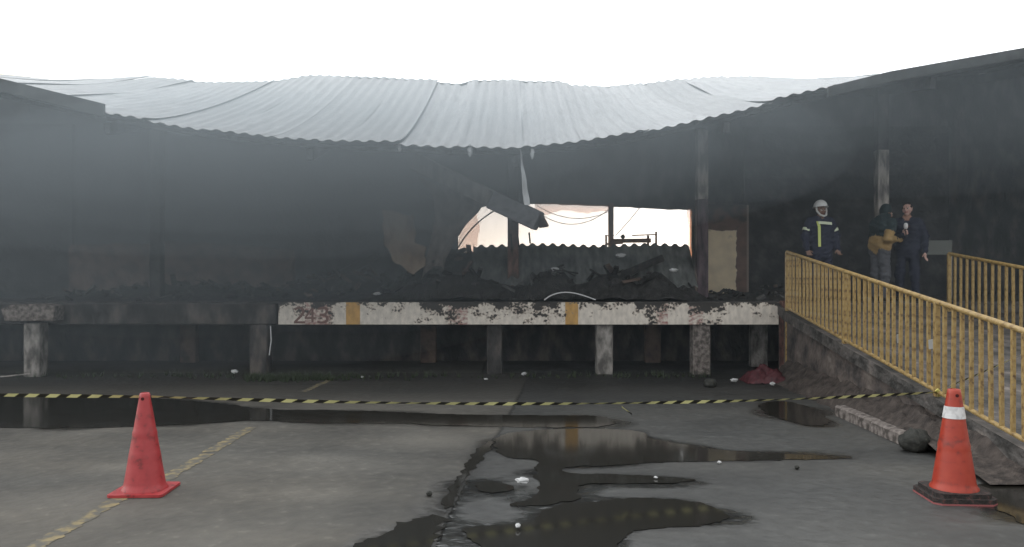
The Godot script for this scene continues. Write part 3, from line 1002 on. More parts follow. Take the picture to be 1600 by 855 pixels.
func wreckage() -> void:
	var st := surf()
	var nx := 150
	var nz := 34
	var g := []
	for j in nz + 1:
		var row := []
		for i in nx + 1:
			var x := -9.0 + 16.0 * i / nx
			var d := 14.3 + 4.4 * j / nz
			row.append(v(x, DOCK - 0.03 + mound(x, d), d))
		g.append(row)
	for j in nz:
		for i in nx:
			quad(st, g[j][i], g[j][i + 1], g[j + 1][i + 1], g[j + 1][i])
	# broken bits on the heap, far too many to count: charcoal, ash and scorched brick
	var ash := surf()
	var brown := surf()
	for k in 1500:
		var x := rng.randf_range(-8.5, 6.6)
		var d := rng.randf_range(14.5, 17.6)
		var y := mound(x, d)
		if rng.randf() > (0.06 if d < 14.85 else 0.2) + y * 1.6:
			continue
		var s := Vector3(rng.randf_range(0.02, 0.1), rng.randf_range(0.01, 0.06), rng.randf_range(0.05, 0.5 if y > 0.3 else 0.25))
		var kind := rng.randf()
		box(st if kind < 0.6 else ash if kind < 0.85 else brown, v(x, DOCK + y + 0.02, d), s, 0.0, Basis.from_euler(Vector3(rng.randf_range(-0.7, 0.7), rng.randf() * TAU, rng.randf_range(-0.5, 0.5))))
	var heap := part("rubble", done(st), M.char, self)
	part("ash_bits", done(ash), mottled(39, [[0.2, lin(0.05, 0.05, 0.05)], [0.6, lin(0.1, 0.1, 0.1)], [0.88, lin(0.2, 0.2, 0.19)]], Vector3.ONE * 1.3, 0.9), heap).set_meta("kind", "stuff")
	part("brick_bits", done(brown), M.brown_wall, heap).set_meta("kind", "stuff")
	tag(heap, "black charred rubble heaped along the dock inside the building", "rubble", "", "stuff")

	# charred beams sticking out of the heap
	var planks := [[v(-1.9, 1.5, 16.0), v(-1.2, 2.5, 16.5), "charred beam leaning up on the left of the rubble heap"], [v(-0.5, 1.9, 16.2), v(0.6, 2.2, 16.4), "charred beam lying nearly level on the heap behind the rusty post"], [v(1.7, 1.6, 14.6), v(2.7, 2.0, 14.9), "charred beam slanting up below the fallen roof sheet"], [v(-3.9, 1.4, 15.9), v(-2.6, 2.1, 16.4), "charred beam slanting on the low heap left of the plaster stump"]]
	for p in planks:
		st = surf()
		bar(st, p[0], p[1], 0.09, 0.12, 0.012)
		tag(part("charred_beam", done(st), M.char, self), p[2], "beam", "charred beams in the rubble")

	# fallen roof sheet, its far edge against the light
	var hf := func(x: float, d: float) -> float:
		return lerpf(1.5, 2.25, (d - 14.75) / 0.75) + 0.015 * sin(x * 3.0)
	var fs := part("fallen_roof_sheet", corrugated(-0.72, 3.3, 14.75, 15.5, hf, 0.19, 0.026, 0.012, 6), M.fallen_sheet, self)
	tag(fs, "grey corrugated roof sheet fallen under the bright opening, scalloped edge up", "roof sheet")

	# fallen box gutter hanging from the roof
	var gt := thing("fallen_gutter", "bent grey box gutter hanging slantwise from roof past the rusty post", "gutter", v(0.42, 2.62, 14.4))
	var a := v(-1.75, 3.75, 15.0)
	var m1 := v(-0.35, 3.02, 14.6)
	var b := v(0.47, 2.62, 14.4)
	var gs := surf()
	bar(gs, a - gt.position, m1 - gt.position, 0.3, 0.3, 0.015)
	part("gutter_length", done(gs), M.pale_post, gt)
	gs = surf()
	bar(gs, m1 - gt.position, b - gt.position, 0.34, 0.34, 0.02)
	part("gutter_length", done(gs), M.galv, gt)
	gs = surf()
	bar(gs, b - gt.position + Vector3(-0.02, 0.1, 0.06), b - gt.position + Vector3(0.09, -0.1, 0.02), 0.36, 0.05, 0.012)
	part("end_cap", done(gs), M.rust_post, gt)
	for q in [[-0.02, 2.42, 2.1], [0.1, 2.4, 2.18], [0.3, 2.44, 2.25]]:
		gs = surf()
		bar(gs, v(q[0], q[1], 14.6) - gt.position, v(q[0] + 0.02, q[2], 14.62) - gt.position, 0.035, 0.03)
		part("bracket", done(gs), M.char, gt)

	# big bent sheet hanging from the gutter down to the heap
	var bent := surf()
	bent.set_smooth_group(1)
	var left := [-1.75, 3.5, -1.45, 3.15, -1.42, 2.75, -1.5, 2.35, -1.6, 1.95, -1.68, 1.6]
	var right := [-0.45, 3.12, -0.62, 2.85, -0.85, 2.62, -1.05, 2.32, -1.22, 2.0, -1.32, 1.6]
	for j in 20:
		for i in 8:
			var p := []
			for c in [[i, j], [i + 1, j], [i + 1, j + 1], [i, j + 1]]:
				var u: float = c[0] / 8.0
				var w: float = c[1] / 20.0 * 5.0
				var n0 := mini(int(w), 4)
				var fr := w - n0
				var l := Vector2(left[n0 * 2], left[n0 * 2 + 1]).lerp(Vector2(left[n0 * 2 + 2], left[n0 * 2 + 3]), fr)
				var r := Vector2(right[n0 * 2], right[n0 * 2 + 1]).lerp(Vector2(right[n0 * 2 + 2], right[n0 * 2 + 3]), fr)
				var xy := l.lerp(r, u)
				p.append(v(xy.x, xy.y, 15.3 + 0.25 * sin(PI * u) + 0.1 * w / 5.0 + 0.02 * sin(u * 14.0)))
			quad(bent, p[3], p[2], p[1], p[0])
	tag(part("bent_sheet", done(bent), mottled(38, [[0.2, lin(0.2, 0.17, 0.16)], [0.5, lin(0.42, 0.375, 0.35)], [0.85, lin(0.55, 0.49, 0.46)]], Vector3(0.8, 0.5, 0.8), 0.6, 0.0, 0.1), self), "curved grey-brown sheet hanging from the fallen gutter down to the rubble heap", "metal sheet")

	# strip of pale sheeting hanging from the eave
	var hs := surf()
	hs.set_smooth_group(1)
	var wid := [0.02, 0.035, 0.03, 0.05, 0.06, 0.075, 0.08, 0.09, 0.1, 0.09]
	for i in 9:
		var y0 := 3.7 - i * 0.1
		var c0 := 0.13 + 0.012 * i + 0.004 * sin(i * 1.7)
		var c1 := 0.13 + 0.012 * (i + 1) + 0.004 * sin((i + 1) * 1.7)
		var z0 := 13.15 + 0.03 * sin(i * 1.1)
		var z1 := 13.15 + 0.03 * sin((i + 1) * 1.1)
		quad(hs, v(c1 - wid[i + 1] / 2.0, y0 - 0.1, z1), v(c1 + wid[i + 1] / 2.0, y0 - 0.1, z1 + 0.03), v(c0 + wid[i] / 2.0, y0, z0 + 0.03), v(c0 - wid[i] / 2.0, y0, z0))
	tag(part("torn_strip", done(hs), M.white_metal, self), "narrow pale torn strip hanging from the middle of the eave", "torn strip")
	for q in [[-0.66, 3.66, 0.07, "white scrap caught under the eave left of the hanging strip"], [-1.77, 3.7, 0.045, "tiny white scrap under the eave farther left of the strip"], [0.32, 3.62, 0.06, "pale scrap under the eave just right of the hanging strip"]]:
		var cs := surf()
		crumple(cs, Vector3.ZERO, q[2], Vector3(0.6, 1.3, 0.5), int(q[2] * 1000))
		var o := part("torn_scrap", done(cs), M.white_metal, self)
		o.position = v(q[0], q[1], 13.1)
		tag(o, q[3], "scrap", "scraps under the eave")

	# steel rack and sagging cables in the opening
	var rk := thing("steel_rack", "rusty steel rack frame standing against the light in the opening", "rack", v(2.35, 2.2, 18.4))
	var defs := [["shelf", Vector3(-0.15, 0.24, 0), Vector3(0.72, 0.25, 0), 0.09], ["shelf", Vector3(-0.25, 0.17, 0), Vector3(0.1, 0.2, 0), 0.05], ["leg", Vector3(-0.17, -0.7, 0), Vector3(-0.17, 0.42, 0), 0.055], ["leg", Vector3(-0.28, -0.7, 0.1), Vector3(-0.28, 0.36, 0.1), 0.04], ["leg", Vector3(0.66, -0.7, 0), Vector3(0.66, 0.36, 0), 0.05], ["leg", Vector3(0.82, -0.7, 0.1), Vector3(0.82, 0.44, 0.1), 0.04], ["brace", Vector3(0.62, 0.12, 0.05), Vector3(0.86, 0.12, 0.05), 0.03], ["brace", Vector3(0.3, 0.36, 0.05), Vector3(0.82, 0.38, 0.05), 0.025], ["brace", Vector3(-0.3, 0.36, 0.05), Vector3(-0.1, 0.36, 0.05), 0.02]]
	for q in defs:
		var s := surf()
		bar(s, q[1], q[2], q[3], q[3], 0.004)
		part(q[0], done(s), M.bright_rust, rk)
	var lump := surf()
	crumple(lump, Vector3(0.1, 0.33, 0), 0.05, Vector3.ONE, 5)
	part("lump", done(lump), M.char, rk)
	var cables := [[v(0.6, 3.32, 19.7), v(2.35, 3.22, 19.8), 0.24, "upper sagging cable across the left of the bright opening"], [v(0.6, 3.18, 19.7), v(2.35, 3.28, 19.8), 0.34, "lower sagging cable across the left of the bright opening"], [v(2.45, 2.62, 19.7), v(3.05, 3.3, 19.8), 0.02, "thin cable slanting from the mullion to the lintel"]]
	for q in cables:
		var s := surf()
		var pts := []
		for i in 15:
			var u := i / 14.0
			pts.append(q[0].lerp(q[1], u) + Vector3.DOWN * q[2] * 4.0 * u * (1.0 - u))
		tube(s, pts, 0.008, 0.008, 6)
		tag(part("cable", done(s), M.rust_post, self), q[3], "cable")
	# scorched plastic film still hanging in the opening
	var film := plain(Color(1.0, 0.86, 0.66, 0.3), 0.5)
	film.transparency = BaseMaterial3D.TRANSPARENCY_ALPHA
	film.backlight_enabled = true
	film.backlight = Color(2.0, 1.4, 1.0)
	for q in [[[0.55, 3.42, 2.32, 3.37, 2.32, 3.22, 1.7, 3.16, 1.2, 3.24, 0.8, 3.12, 0.55, 3.14], "scorched film hanging at the top left of the bright opening"], [[-1.28, 3.1, -0.85, 3.2, -0.75, 2.75, -0.9, 2.2, -1.28, 2.1], "smoky scorched film in the opening left of the rusty post"], [[4.16, 3.28, 4.29, 3.27, 4.29, 2.0, 4.2, 2.0, 4.22, 2.6], "scorched film edge down the right side of the opening"]]:
		var s := surf()
		prism(s, ragged(q[0], 0.1, 0.05, 5.0), -19.86, -19.857)
		tag(part("plastic_film", done(s), film, self), q[1], "film", "scorched film in the opening")
	# bent strips arching down beside the heap
	var arcs := [[v(-0.5, 3.1, 16.0), v(-1.25, 2.75, 16.1), v(-1.5, 1.7, 16.2), 0.018, "bent metal strip arching down, farther left over the heap"], [v(-0.3, 2.95, 16.0), v(-0.95, 2.6, 16.1), v(-1.22, 1.85, 16.2), 0.014, "bent metal strip arching down, nearer the rusty post"], [v(-1.2, 3.0, 16.1), v(-1.45, 2.6, 16.2), v(-1.62, 1.7, 16.2), 0.014, "bent metal strip arching down beside the plaster stump"]]
	for q in arcs:
		var s := surf()
		var pts := []
		for i in 13:
			var u := i / 12.0
			pts.append(q[0] * (1 - u) * (1 - u) + q[1] * 2.0 * u * (1 - u) + q[2] * u * u)
		tube(s, pts, q[3], q[3], 6)
		tag(part("bent_strip", done(s), M.char, self), q[4], "metal strip", "bent strips over the heap")
	var s2 := surf()
	var arc := []
	for i in 13:
		var u := i / 12.0
		arc.append(v(0.55 + 0.88 * u, 1.27 + 0.13 * sin(PI * pow(u, 0.8)), 14.2 + 0.07 * u))
	for i in 12:
		bar(s2, arc[i], arc[i + 1] + (arc[i + 1] - arc[i]) * 0.02, 0.05, 0.018)
	tag(part("bent_strip", done(s2), M.white_metal, self), "pale curved metal strip lying on the dock edge below the opening", "metal strip")
	for q in [[1.97, 2.05, 15.15, 0.06, "bright scrap of metal on the fallen roof sheet"], [0.76, 1.8, 14.65, 0.05, "bright scraps of metal on the heap right of the rusty post"], [2.85, 1.78, 14.65, 0.05, "small bright scrap near the foot of the pale post"], [-0.25, 1.42, 14.7, 0.06, "grey scrap on the dock beside the rusty post"], [-2.4, 1.36, 14.8, 0.045, "small grey scrap on the dock above the painted beam"]]:
		var cs := surf()
		crumple(cs, Vector3.ZERO, q[3], Vector3(1.5, 0.6, 1.0), int(q[0] * 100))
		var o := part("metal_scrap", done(cs), M.white_metal, self)
		o.position = v(q[0], q[1], q[2])
		tag(o, q[4], "scrap", "bright scraps in the rubble")
	# grey panel on thin legs by the far railing
	var pn := thing("grey_panel", "grey green panel on a thin leg behind the man in navy", "panel", v(8.2, DOCK, 16.0))
	part("board", box_mesh(Vector3(0.52, 0.28, 0.05), 0.008, Vector3(0, 0.98, 0)), plain(lin(0.17, 0.18, 0.165), 0.7), pn)
	part("leg", box_mesh(Vector3(0.04, 0.84, 0.04), 0.005, Vector3(0.24, 0.42, 0)), M.pale_post, pn)


func crumple(st: SurfaceTool, at: Vector3, r: float, squash: Vector3, seed_: int, rough := 1.0, cols := 10) -> void:
	var rows := int(cols * 0.7)
	if cols > 12:
		st.set_smooth_group(1)
	var g := []
	for j in rows + 1:
		var row := []
		for i in cols:
			var th := PI * j / rows
			var ph := TAU * i / cols
			var n := Vector3(sin(th) * cos(ph), cos(th), sin(th) * sin(ph))
			var k := 1.0 + rough * 0.55 * wob.get_noise_3d(n.x * 1.9 + seed_, n.y * 1.9, n.z * 1.9) + rough * 0.3 * wob.get_noise_3d(n.x * 5.0, n.y * 5.0 + seed_, n.z * 5.0)
			row.append(at + n * squash * r * k)
		g.append(row)
	for j in rows:
		for i in cols:
			var n := (i + 1) % cols
			quad(st, g[j][n], g[j][i], g[j + 1][i], g[j + 1][n])


# ---------------------------------------------------------------- people

# bones: [from, to, radius, radius, colour, flattening]; joined by a smooth minimum and meshed as surface nets
func net(st: SurfaceTool, bones: Array, cell: float, k: float, folds := 0.0) -> void:
	var lo := Vector3.INF
	var hi := -Vector3.INF
	for b in bones:
		var r: float = maxf(b[2], b[3]) + 3.0 * cell + k * 0.3
		for e in [b[0], b[1]]:
			lo = lo.min(e - Vector3.ONE * r)
			hi = hi.max(e + Vector3.ONE * r)
	var nx := int((hi.x - lo.x) / cell) + 2
	var ny := int((hi.y - lo.y) / cell) + 2
	var nz := int((hi.z - lo.z) / cell) + 2
	var f := PackedFloat32Array()
	f.resize(nx * ny * nz)
	f.fill(1.0)
	var best := f.duplicate()
	var who := PackedByteArray()
	who.resize(nx * ny * nz)
	for bi in bones.size():
		var b: Array = bones[bi]
		var a: Vector3 = b[0]
		var ab: Vector3 = b[1] - a
		var ra: float = b[2]
		var rb: float = b[3]
		var sq: Vector3 = b[5] if b.size() > 5 else Vector3.ONE
		var small := minf(sq.x, minf(sq.y, sq.z))
		var grow := maxf(ra, rb) * maxf(sq.x, maxf(sq.y, sq.z)) + k + 2.0 * cell
		var inv := Vector3.ONE / sq
		var abs_ := ab * inv
		var len2 := maxf(abs_.length_squared(), 1e-9)
		var p0: Vector3 = (a.min(b[1]) - Vector3.ONE * grow - lo) / cell
		var p1: Vector3 = (a.max(b[1]) + Vector3.ONE * grow - lo) / cell
		for iz in range(maxi(0, int(p0.z)), mini(nz - 1, int(p1.z) + 1) + 1):
			for iy in range(maxi(0, int(p0.y)), mini(ny - 1, int(p1.y) + 1) + 1):
				var at := (iz * ny + iy) * nx
				for ix in range(maxi(0, int(p0.x)), mini(nx - 1, int(p1.x) + 1) + 1):
					var q := (lo + Vector3(ix, iy, iz) * cell - a) * inv
					var t := clampf(q.dot(abs_) / len2, 0.0, 1.0)
					var d := (q - abs_ * t).length() - lerpf(ra, rb, t)
					d *= small if d < 0.0 else 1.0
					var i := at + ix
					var was := f[i]
					var h := maxf(k - absf(was - d), 0.0) / k
					f[i] = minf(was, d) - h * h * k * 0.25
					if d < best[i]:
						best[i] = d
						who[i] = bi
	var ids := PackedInt32Array()
	ids.resize(nx * ny * nz)
	ids.fill(-1)
	var verts := PackedVector3Array()
	var cols := PackedColorArray()
	var off := [0, 1, nx, nx + 1, nx * ny, nx * ny + 1, nx * ny + nx, nx * ny + nx + 1]
	var cp := [Vector3(0, 0, 0), Vector3(1, 0, 0), Vector3(0, 1, 0), Vector3(1, 1, 0), Vector3(0, 0, 1), Vector3(1, 0, 1), Vector3(0, 1, 1), Vector3(1, 1, 1)]
	var edges := [[0, 1], [2, 3], [4, 5], [6, 7], [0, 2], [1, 3], [4, 6], [5, 7], [0, 4], [1, 5], [2, 6], [3, 7]]
	var lim := cell * 2.0
	for iz in nz - 1:
		for iy in ny - 1:
			for ix in nx - 1:
				var i := (iz * ny + iy) * nx + ix
				if absf(f[i]) > lim:
					continue
				var inside := 0
				for c in 8:
					if f[i + off[c]] < 0.0:
						inside += 1
				if inside == 0 or inside == 8:
					continue
				var sum := Vector3.ZERO
				var n := 0
				for e in edges:
					var fa := f[i + off[e[0]]]
					var fb := f[i + off[e[1]]]
					if (fa < 0.0) != (fb < 0.0):
						sum += cp[e[0]].lerp(cp[e[1]], fa / (fa - fb))
						n += 1
				ids[i] = verts.size()
				var p := sum / n
				verts.append(lo + (Vector3(ix, iy, iz) + p) * cell)
				cols.append(bones[who[i + off[(1 if p.x > 0.5 else 0) + (2 if p.y > 0.5 else 0) + (4 if p.z > 0.5 else 0)]]][4])
	var faces := PackedInt32Array()
	var norm := PackedVector3Array()
	norm.resize(verts.size())
	var step := [1, nx, nx * ny]
	for iz in range(1, nz - 1):
		for iy in range(1, ny - 1):
			for ix in range(1, nx - 1):
				var i := (iz * ny + iy) * nx + ix
				if absf(f[i]) > lim:
					continue
				for ax in 3:
					var inside := f[i] < 0.0
					if inside == (f[i + step[ax]] < 0.0):
						continue
					var u: int = step[(ax + 1) % 3]
					var w: int = step[(ax + 2) % 3]
					var c := [ids[i - u - w], ids[i - w], ids[i], ids[i - u]]
					if c.min() < 0:
						continue
					if not inside:
						c.reverse()
					# c runs counter-clockwise seen from outside
					for tri_ in [[0, 1, 2], [0, 2, 3]]:
						var a: int = c[tri_[0]]
						var b: int = c[tri_[1]]
						var d: int = c[tri_[2]]
						var nn := (verts[b] - verts[a]).cross(verts[d] - verts[a])
						norm[a] += nn
						norm[b] += nn
						norm[d] += nn
						faces.append_array([a, d, b])
	if folds > 0.0:
		for i in verts.size():
			var p := verts[i]
			verts[i] = p + norm[i].normalized() * folds * (wob.get_noise_3d(p.x * 5.0 + p.y * 3.0, p.y * 11.0 - p.x * 4.0, p.z * 5.0) + 0.5 * wob.get_noise_3d(p.x * 3.0, p.y * 2.0, p.z * 3.0))
		norm.fill(Vector3.ZERO)
		for i in range(0, faces.size(), 3):
			var nn := (verts[faces[i + 2]] - verts[faces[i]]).cross(verts[faces[i + 1]] - verts[faces[i]])
			for j in 3:
				norm[faces[i + j]] += nn
	for i in faces:
		st.set_color(cols[i])
		st.set_normal(norm[i].normalized())
		st.add_vertex(verts[i])


func hand_bones(w: Vector3, dir: Vector3, thumb: Vector3, curl: float, skin: Color, sc := 1.0) -> Array:
	dir = dir.normalized()
	thumb = (thumb - dir * thumb.dot(dir)).normalized()
	var palm := dir.cross(thumb).normalized()      # the side the fingers close towards
	var out := []
	for u in [-0.024, 0.0, 0.024]:
		out.append([w + thumb * u * 0.7 * sc, w + (dir * 0.085 + thumb * u) * sc, 0.017 * sc, 0.014 * sc, skin])
	var k := 0
	for fspec in [[0.032, 0.072], [0.011, 0.08], [-0.011, 0.074], [-0.031, 0.058]]:
		var base: Vector3 = w + (dir * (0.09 - 0.004 * absf(k - 1.0)) + thumb * fspec[0]) * sc
		var a := curl * (0.75 + 0.1 * k)
		var d1 := dir * cos(a) + palm * sin(a)
		var d2 := dir * cos(a * 2.0) + palm * sin(a * 2.0)
		var l: float = fspec[1] * sc
		var m := base + d1 * l * 0.5
		out.append([base, m, 0.0105 * sc, 0.0095 * sc, skin])
		out.append([m, m + d2 * l * 0.5, 0.0095 * sc, 0.008 * sc, skin])
		k += 1
	var tb := w + (dir * 0.03 + thumb * 0.028) * sc
	var tm := tb + (dir * 0.028 + thumb * 0.026 + palm * 0.012) * sc
	out.append([tb, tm, 0.014 * sc, 0.0115 * sc, skin])
	out.append([tm, tm + (dir * 0.03 + thumb * 0.004 + palm * 0.016) * sc, 0.011 * sc, 0.009 * sc, skin])
	return out


func head_bones(at: Vector3, turn: Basis, skin: Color, hair: Color, hair_style: String) -> Array:
	# at: the middle of the head, y 0 at eye height; the face looks along +z before the turn
	var lip := Color(skin.r * 0.75, skin.g * 0.5, skin.b * 0.5)
	var shade := Color(0.03, 0.025, 0.02)
	var white := Color(0.5, 0.48, 0.45)
	var b := [
		[Vector3(0, 0.035, -0.02), Vector3(0, 0.0, 0.0), 0.092, 0.078, skin, Vector3(0.86, 1, 1)],
		[Vector3(0, -0.03, 0.015), Vector3(0, -0.085, 0.04), 0.066, 0.036, skin, Vector3(0.9, 1, 1)],
		[Vector3(-0.035, -0.03, 0.05), Vector3(0.035, -0.03, 0.05), 0.03, 0.03, skin],
		[Vector3(-0.028, 0.022, 0.076), Vector3(0.028, 0.022, 0.076), 0.013, 0.013, skin],
		[Vector3(0, 0.008, 0.082), Vector3(0, -0.036, 0.1), 0.009, 0.015, skin],
		[Vector3(-0.013, -0.04, 0.086), Vector3(0.013, -0.04, 0.086), 0.011, 0.011, skin],
		[Vector3(-0.02, -0.066, 0.074), Vector3(0.02, -0.066, 0.074), 0.01, 0.01, lip],
		[Vector3(-0.076, 0.01, -0.005), Vector3(-0.074, -0.03, 0.0), 0.02, 0.013, skin, Vector3(0.5, 1, 1)],
		[Vector3(0.076, 0.01, -0.005), Vector3(0.074, -0.03, 0.0), 0.02, 0.013, skin, Vector3(0.5, 1, 1)],
	]
	for s in [-1.0, 1.0]:
		b.append([Vector3(0.031 * s, 0.0, 0.072), Vector3(0.031 * s, 0.0, 0.072), 0.0125, 0.0125, white])
		b.append([Vector3(0.031 * s, 0.0, 0.08), Vector3(0.031 * s, 0.0, 0.08), 0.0075, 0.0075, shade])
		b.append([Vector3(0.018 * s, 0.026, 0.084), Vector3(0.045 * s, 0.025, 0.075), 0.006, 0.005, shade])
	if hair_style == "short":
		b.append([Vector3(0, 0.06, -0.03), Vector3(0, 0.02, -0.045), 0.09, 0.08, hair, Vector3(0.9, 1, 1)])
		b.append([Vector3(-0.04, 0.098, 0.03), Vector3(0.04, 0.098, 0.03), 0.03, 0.03, hair])
		for s in [-1.0, 1.0]:
			b.append([Vector3(0.066 * s, 0.045, 0.015), Vector3(0.07 * s, 0.0, -0.02), 0.02, 0.012, hair])
	if hair_style == "cap":
		b.append([Vector3(0, 0.06, -0.025), Vector3(0, 0.03, -0.035), 0.102, 0.1, hair, Vector3(0.92, 1, 1)])
		b.append([Vector3(0, -0.02, -0.06), Vector3(0, -0.07, -0.05), 0.06, 0.055, hair])
	var out := []
	for q in b:
		var r: Array = q.duplicate()
		r[0] = at + turn * q[0]
		r[1] = at + turn * q[1]
		out.append(r)
	return out


func band(st: SurfaceTool, a: Vector3, b: Vector3, w: float, push: Vector3) -> void:   # a flat tape lying on cloth
	box(st, (a + b) / 2.0 + push, Vector3(w, 0.006, a.distance_to(b)), 0.0, along(a, b, push))


func people() -> void:
	var skin := Color(0.36, 0.2, 0.145)
	var dark_skin := Color(0.24, 0.15, 0.115)
	var navy := Color(0.018, 0.021, 0.042)
	var boot := Color(0.012, 0.012, 0.012)
	var legs := func(c: Color, stance: float, bulk: float) -> Array:
		var o := []
		for s in [-1.0, 1.0]:
			o.append([Vector3(0.09 * s, 0.9, 0), Vector3((0.1 + stance) * s, 0.49, 0.015), 0.098 * bulk, 0.072 * bulk, c])
			o.append([Vector3((0.1 + stance) * s, 0.49, 0.015), Vector3((0.11 + stance) * s, 0.1, -0.01), 0.074 * bulk, 0.06 * bulk, c])
			o.append([Vector3((0.11 + stance) * s, 0.1, -0.02), Vector3((0.11 + stance) * s, 0.05, -0.02), 0.05, 0.045, boot])
			o.append([Vector3((0.11 + stance) * s, 0.045, -0.03), Vector3((0.13 + stance) * s, 0.038, 0.15), 0.042, 0.036, boot])
		return o
	var trunk := func(c: Color, low: Color, bulk: float) -> Array:
		return [
			[Vector3(-0.07, 0.93, 0), Vector3(0.07, 0.93, 0), 0.125 * bulk, 0.125 * bulk, low, Vector3(1, 1, 0.85)],
			[Vector3(-0.06, 1.02, 0), Vector3(-0.085, 1.3, 0.0), 0.125 * bulk, 0.135 * bulk, c, Vector3(1, 1, 0.85)],
			[Vector3(0.06, 1.02, 0), Vector3(0.085, 1.3, 0.0), 0.125 * bulk, 0.135 * bulk, c, Vector3(1, 1, 0.85)],
			[Vector3(-0.155, 1.395, -0.01), Vector3(0.155, 1.395, -0.01), 0.07, 0.07, c],
			[Vector3(-0.06, 1.43, -0.015), Vector3(0.06, 1.43, -0.015), 0.065, 0.065, c]]
	var arm := func(s: float, elbow: Vector3, wrist: Vector3, c: Color, bulk: float) -> Array:
		var sh := Vector3(0.185 * s, 1.395, -0.01)
		return [[sh, elbow, 0.07 * bulk, 0.056 * bulk, c], [elbow, wrist, 0.057 * bulk, 0.042 * bulk, c]]

	# ---- firefighter
	var p := thing("person", "firefighter in white helmet and navy coat with pale reflective tapes, behind the railing", "person", v(5.42, DOCK, 14.62), deg_to_rad(6))
	var st := surf()
	var coat := Color(0.02, 0.024, 0.05)
	var b: Array = trunk.call(coat, coat, 1.12)
	b.append_array(legs.call(coat, 0.03, 1.12))
	b.append([Vector3(-0.06, 0.86, 0), Vector3(0.06, 0.86, 0), 0.15, 0.15, coat, Vector3(1, 1, 0.85)])
	b.append_array(arm.call(-1.0, Vector3(-0.29, 1.13, 0.0), Vector3(-0.3, 0.9, 0.12), coat, 1.15))
	b.append_array(arm.call(1.0, Vector3(0.28, 1.13, 0.0), Vector3(0.25, 0.91, 0.14), coat, 1.15))
	b.append([Vector3(0, 1.43, -0.01), Vector3(0, 1.53, 0.0), 0.06, 0.056, dark_skin])
	net(st, b, 0.016, 0.05, 0.022)
	net(st, head_bones(Vector3(0, 1.6, 0.01), Basis.from_euler(Vector3(0.03, 0.12, 0)), dark_skin, boot, ""), 0.0065, 0.014)
	net(st, hand_bones(Vector3(-0.3, 0.89, 0.125), Vector3(0.1, -0.8, 0.6), Vector3(1, 0.1, 0.3), 0.5, dark_skin), 0.006, 0.01)
	net(st, hand_bones(Vector3(0.25, 0.9, 0.145), Vector3(-0.1, -0.8, 0.6), Vector3(-1, 0.1, 0.3), -0.5, dark_skin), 0.006, 0.01)
	part("body", st.commit(), M.body, p)
	# helmet: shell, brim, chin strap and neck guard
	var hs := surf()
	var prof := []
	for i in 9:
		var a := PI / 2.0 * i / 8.0
		prof.append([0.122 * cos(a) + 0.0005, 0.125 * sin(a)])
	lathe(hs, [[0.118, -0.006], [0.137, -0.012], [0.139, -0.002], [0.123, 0.006]], 26)
	lathe(hs, prof, 26)
	var helmet := part("helmet", done(hs), plain(lin(0.72, 0.73, 0.72), 0.35), p)
	helmet.position = Vector3(0, 1.655, 0.0)
	helmet.rotation = Vector3(-0.08, 0.1, 0)
	helmet.scale = Vector3(0.94, 1, 1.08)
	hs = surf()
	tube(hs, [Vector3(-0.1, -0.01, 0.02), Vector3(-0.098, -0.08, 0.03), Vector3(-0.06, -0.155, 0.07), Vector3(0, -0.178, 0.09), Vector3(0.06, -0.155, 0.07), Vector3(0.098, -0.08, 0.03), Vector3(0.1, -0.01, 0.02)], 0.018, 0.018, 8)
	part("chin_strap", done(hs), plain(lin(0.6, 0.6, 0.58), 0.6), helmet)
	hs = surf()
	bar(hs, Vector3(0, 0.02, -0.12), Vector3(0, 0.11, 0.06), 0.03, 0.03, 0.008)
	part("comb", done(hs), plain(lin(0.66, 0.67, 0.66), 0.35), helmet)
	var tape := plain(lin(0.62, 0.68, 0.5), 0.3)
	var lime := plain(lin(0.58, 0.66, 0.2), 0.4)
	hs = surf()
	band(hs, Vector3(-0.105, 1.39, 0.095), Vector3(-0.1, 1.3, 0.145), 0.05, Vector3(0, 0.2, 0.98) * 0.014)
	band(hs, Vector3(-0.1, 1.3, 0.145), Vector3(-0.09, 0.95, 0.14), 0.05, Vector3(0, 0, 1) * 0.014)
	part("reflective_strap", done(hs), lime, p)
	hs = surf()
	band(hs, Vector3(-0.1, 1.365, 0.118), Vector3(0.02, 1.36, 0.122), 0.05, Vector3(0, 0.3, 0.95) * 0.016)
	band(hs, Vector3(0.02, 1.36, 0.122), Vector3(0.15, 1.35, 0.105), 0.05, Vector3(0, 0.3, 0.95) * 0.016)
	part("chest_tape", done(hs), tape, p)
	for s in [-1.0, 1.0]:
		hs = surf()
		var c := Vector3(0.248 * s, 1.25, -0.002)
		var ax := (Vector3(0.29 * s, 1.13, 0) - Vector3(0.185 * s, 1.395, -0.01)).normalized()
		var bs := along(Vector3.ZERO, ax)
		for k in 14:
			var a0 := TAU * k / 14.0
			var a1 := TAU * (k + 1) / 14.0
			var e0 := bs.x * cos(a0) * 0.079 + bs.y * sin(a0) * 0.079
			var e1 := bs.x * cos(a1) * 0.079 + bs.y * sin(a1) * 0.079
			quad(hs, c + e0 - ax * 0.025, c + e1 - ax * 0.025, c + e1 + ax * 0.025, c + e0 + ax * 0.025)
		part("arm_tape", done(hs), tape, p)

	# ---- man in khaki shirt and dark vest, seen from his right side
	var khaki := Color(0.36, 0.24, 0.1)
	var teal := Color(0.018, 0.034, 0.036)
	var grey := Color(0.085, 0.09, 0.1)
	p = thing("person", "man in dark hood and vest over khaki sleeves, leaning towards the man in navy", "person", v(6.5, DOCK, 14.7), deg_to_rad(112))
	st = surf()
	b = trunk.call(teal, khaki, 1.08)
	for i in range(5):
		b[i] = b[i].duplicate()
	b.append_array(legs.call(grey, 0.0, 1.1))
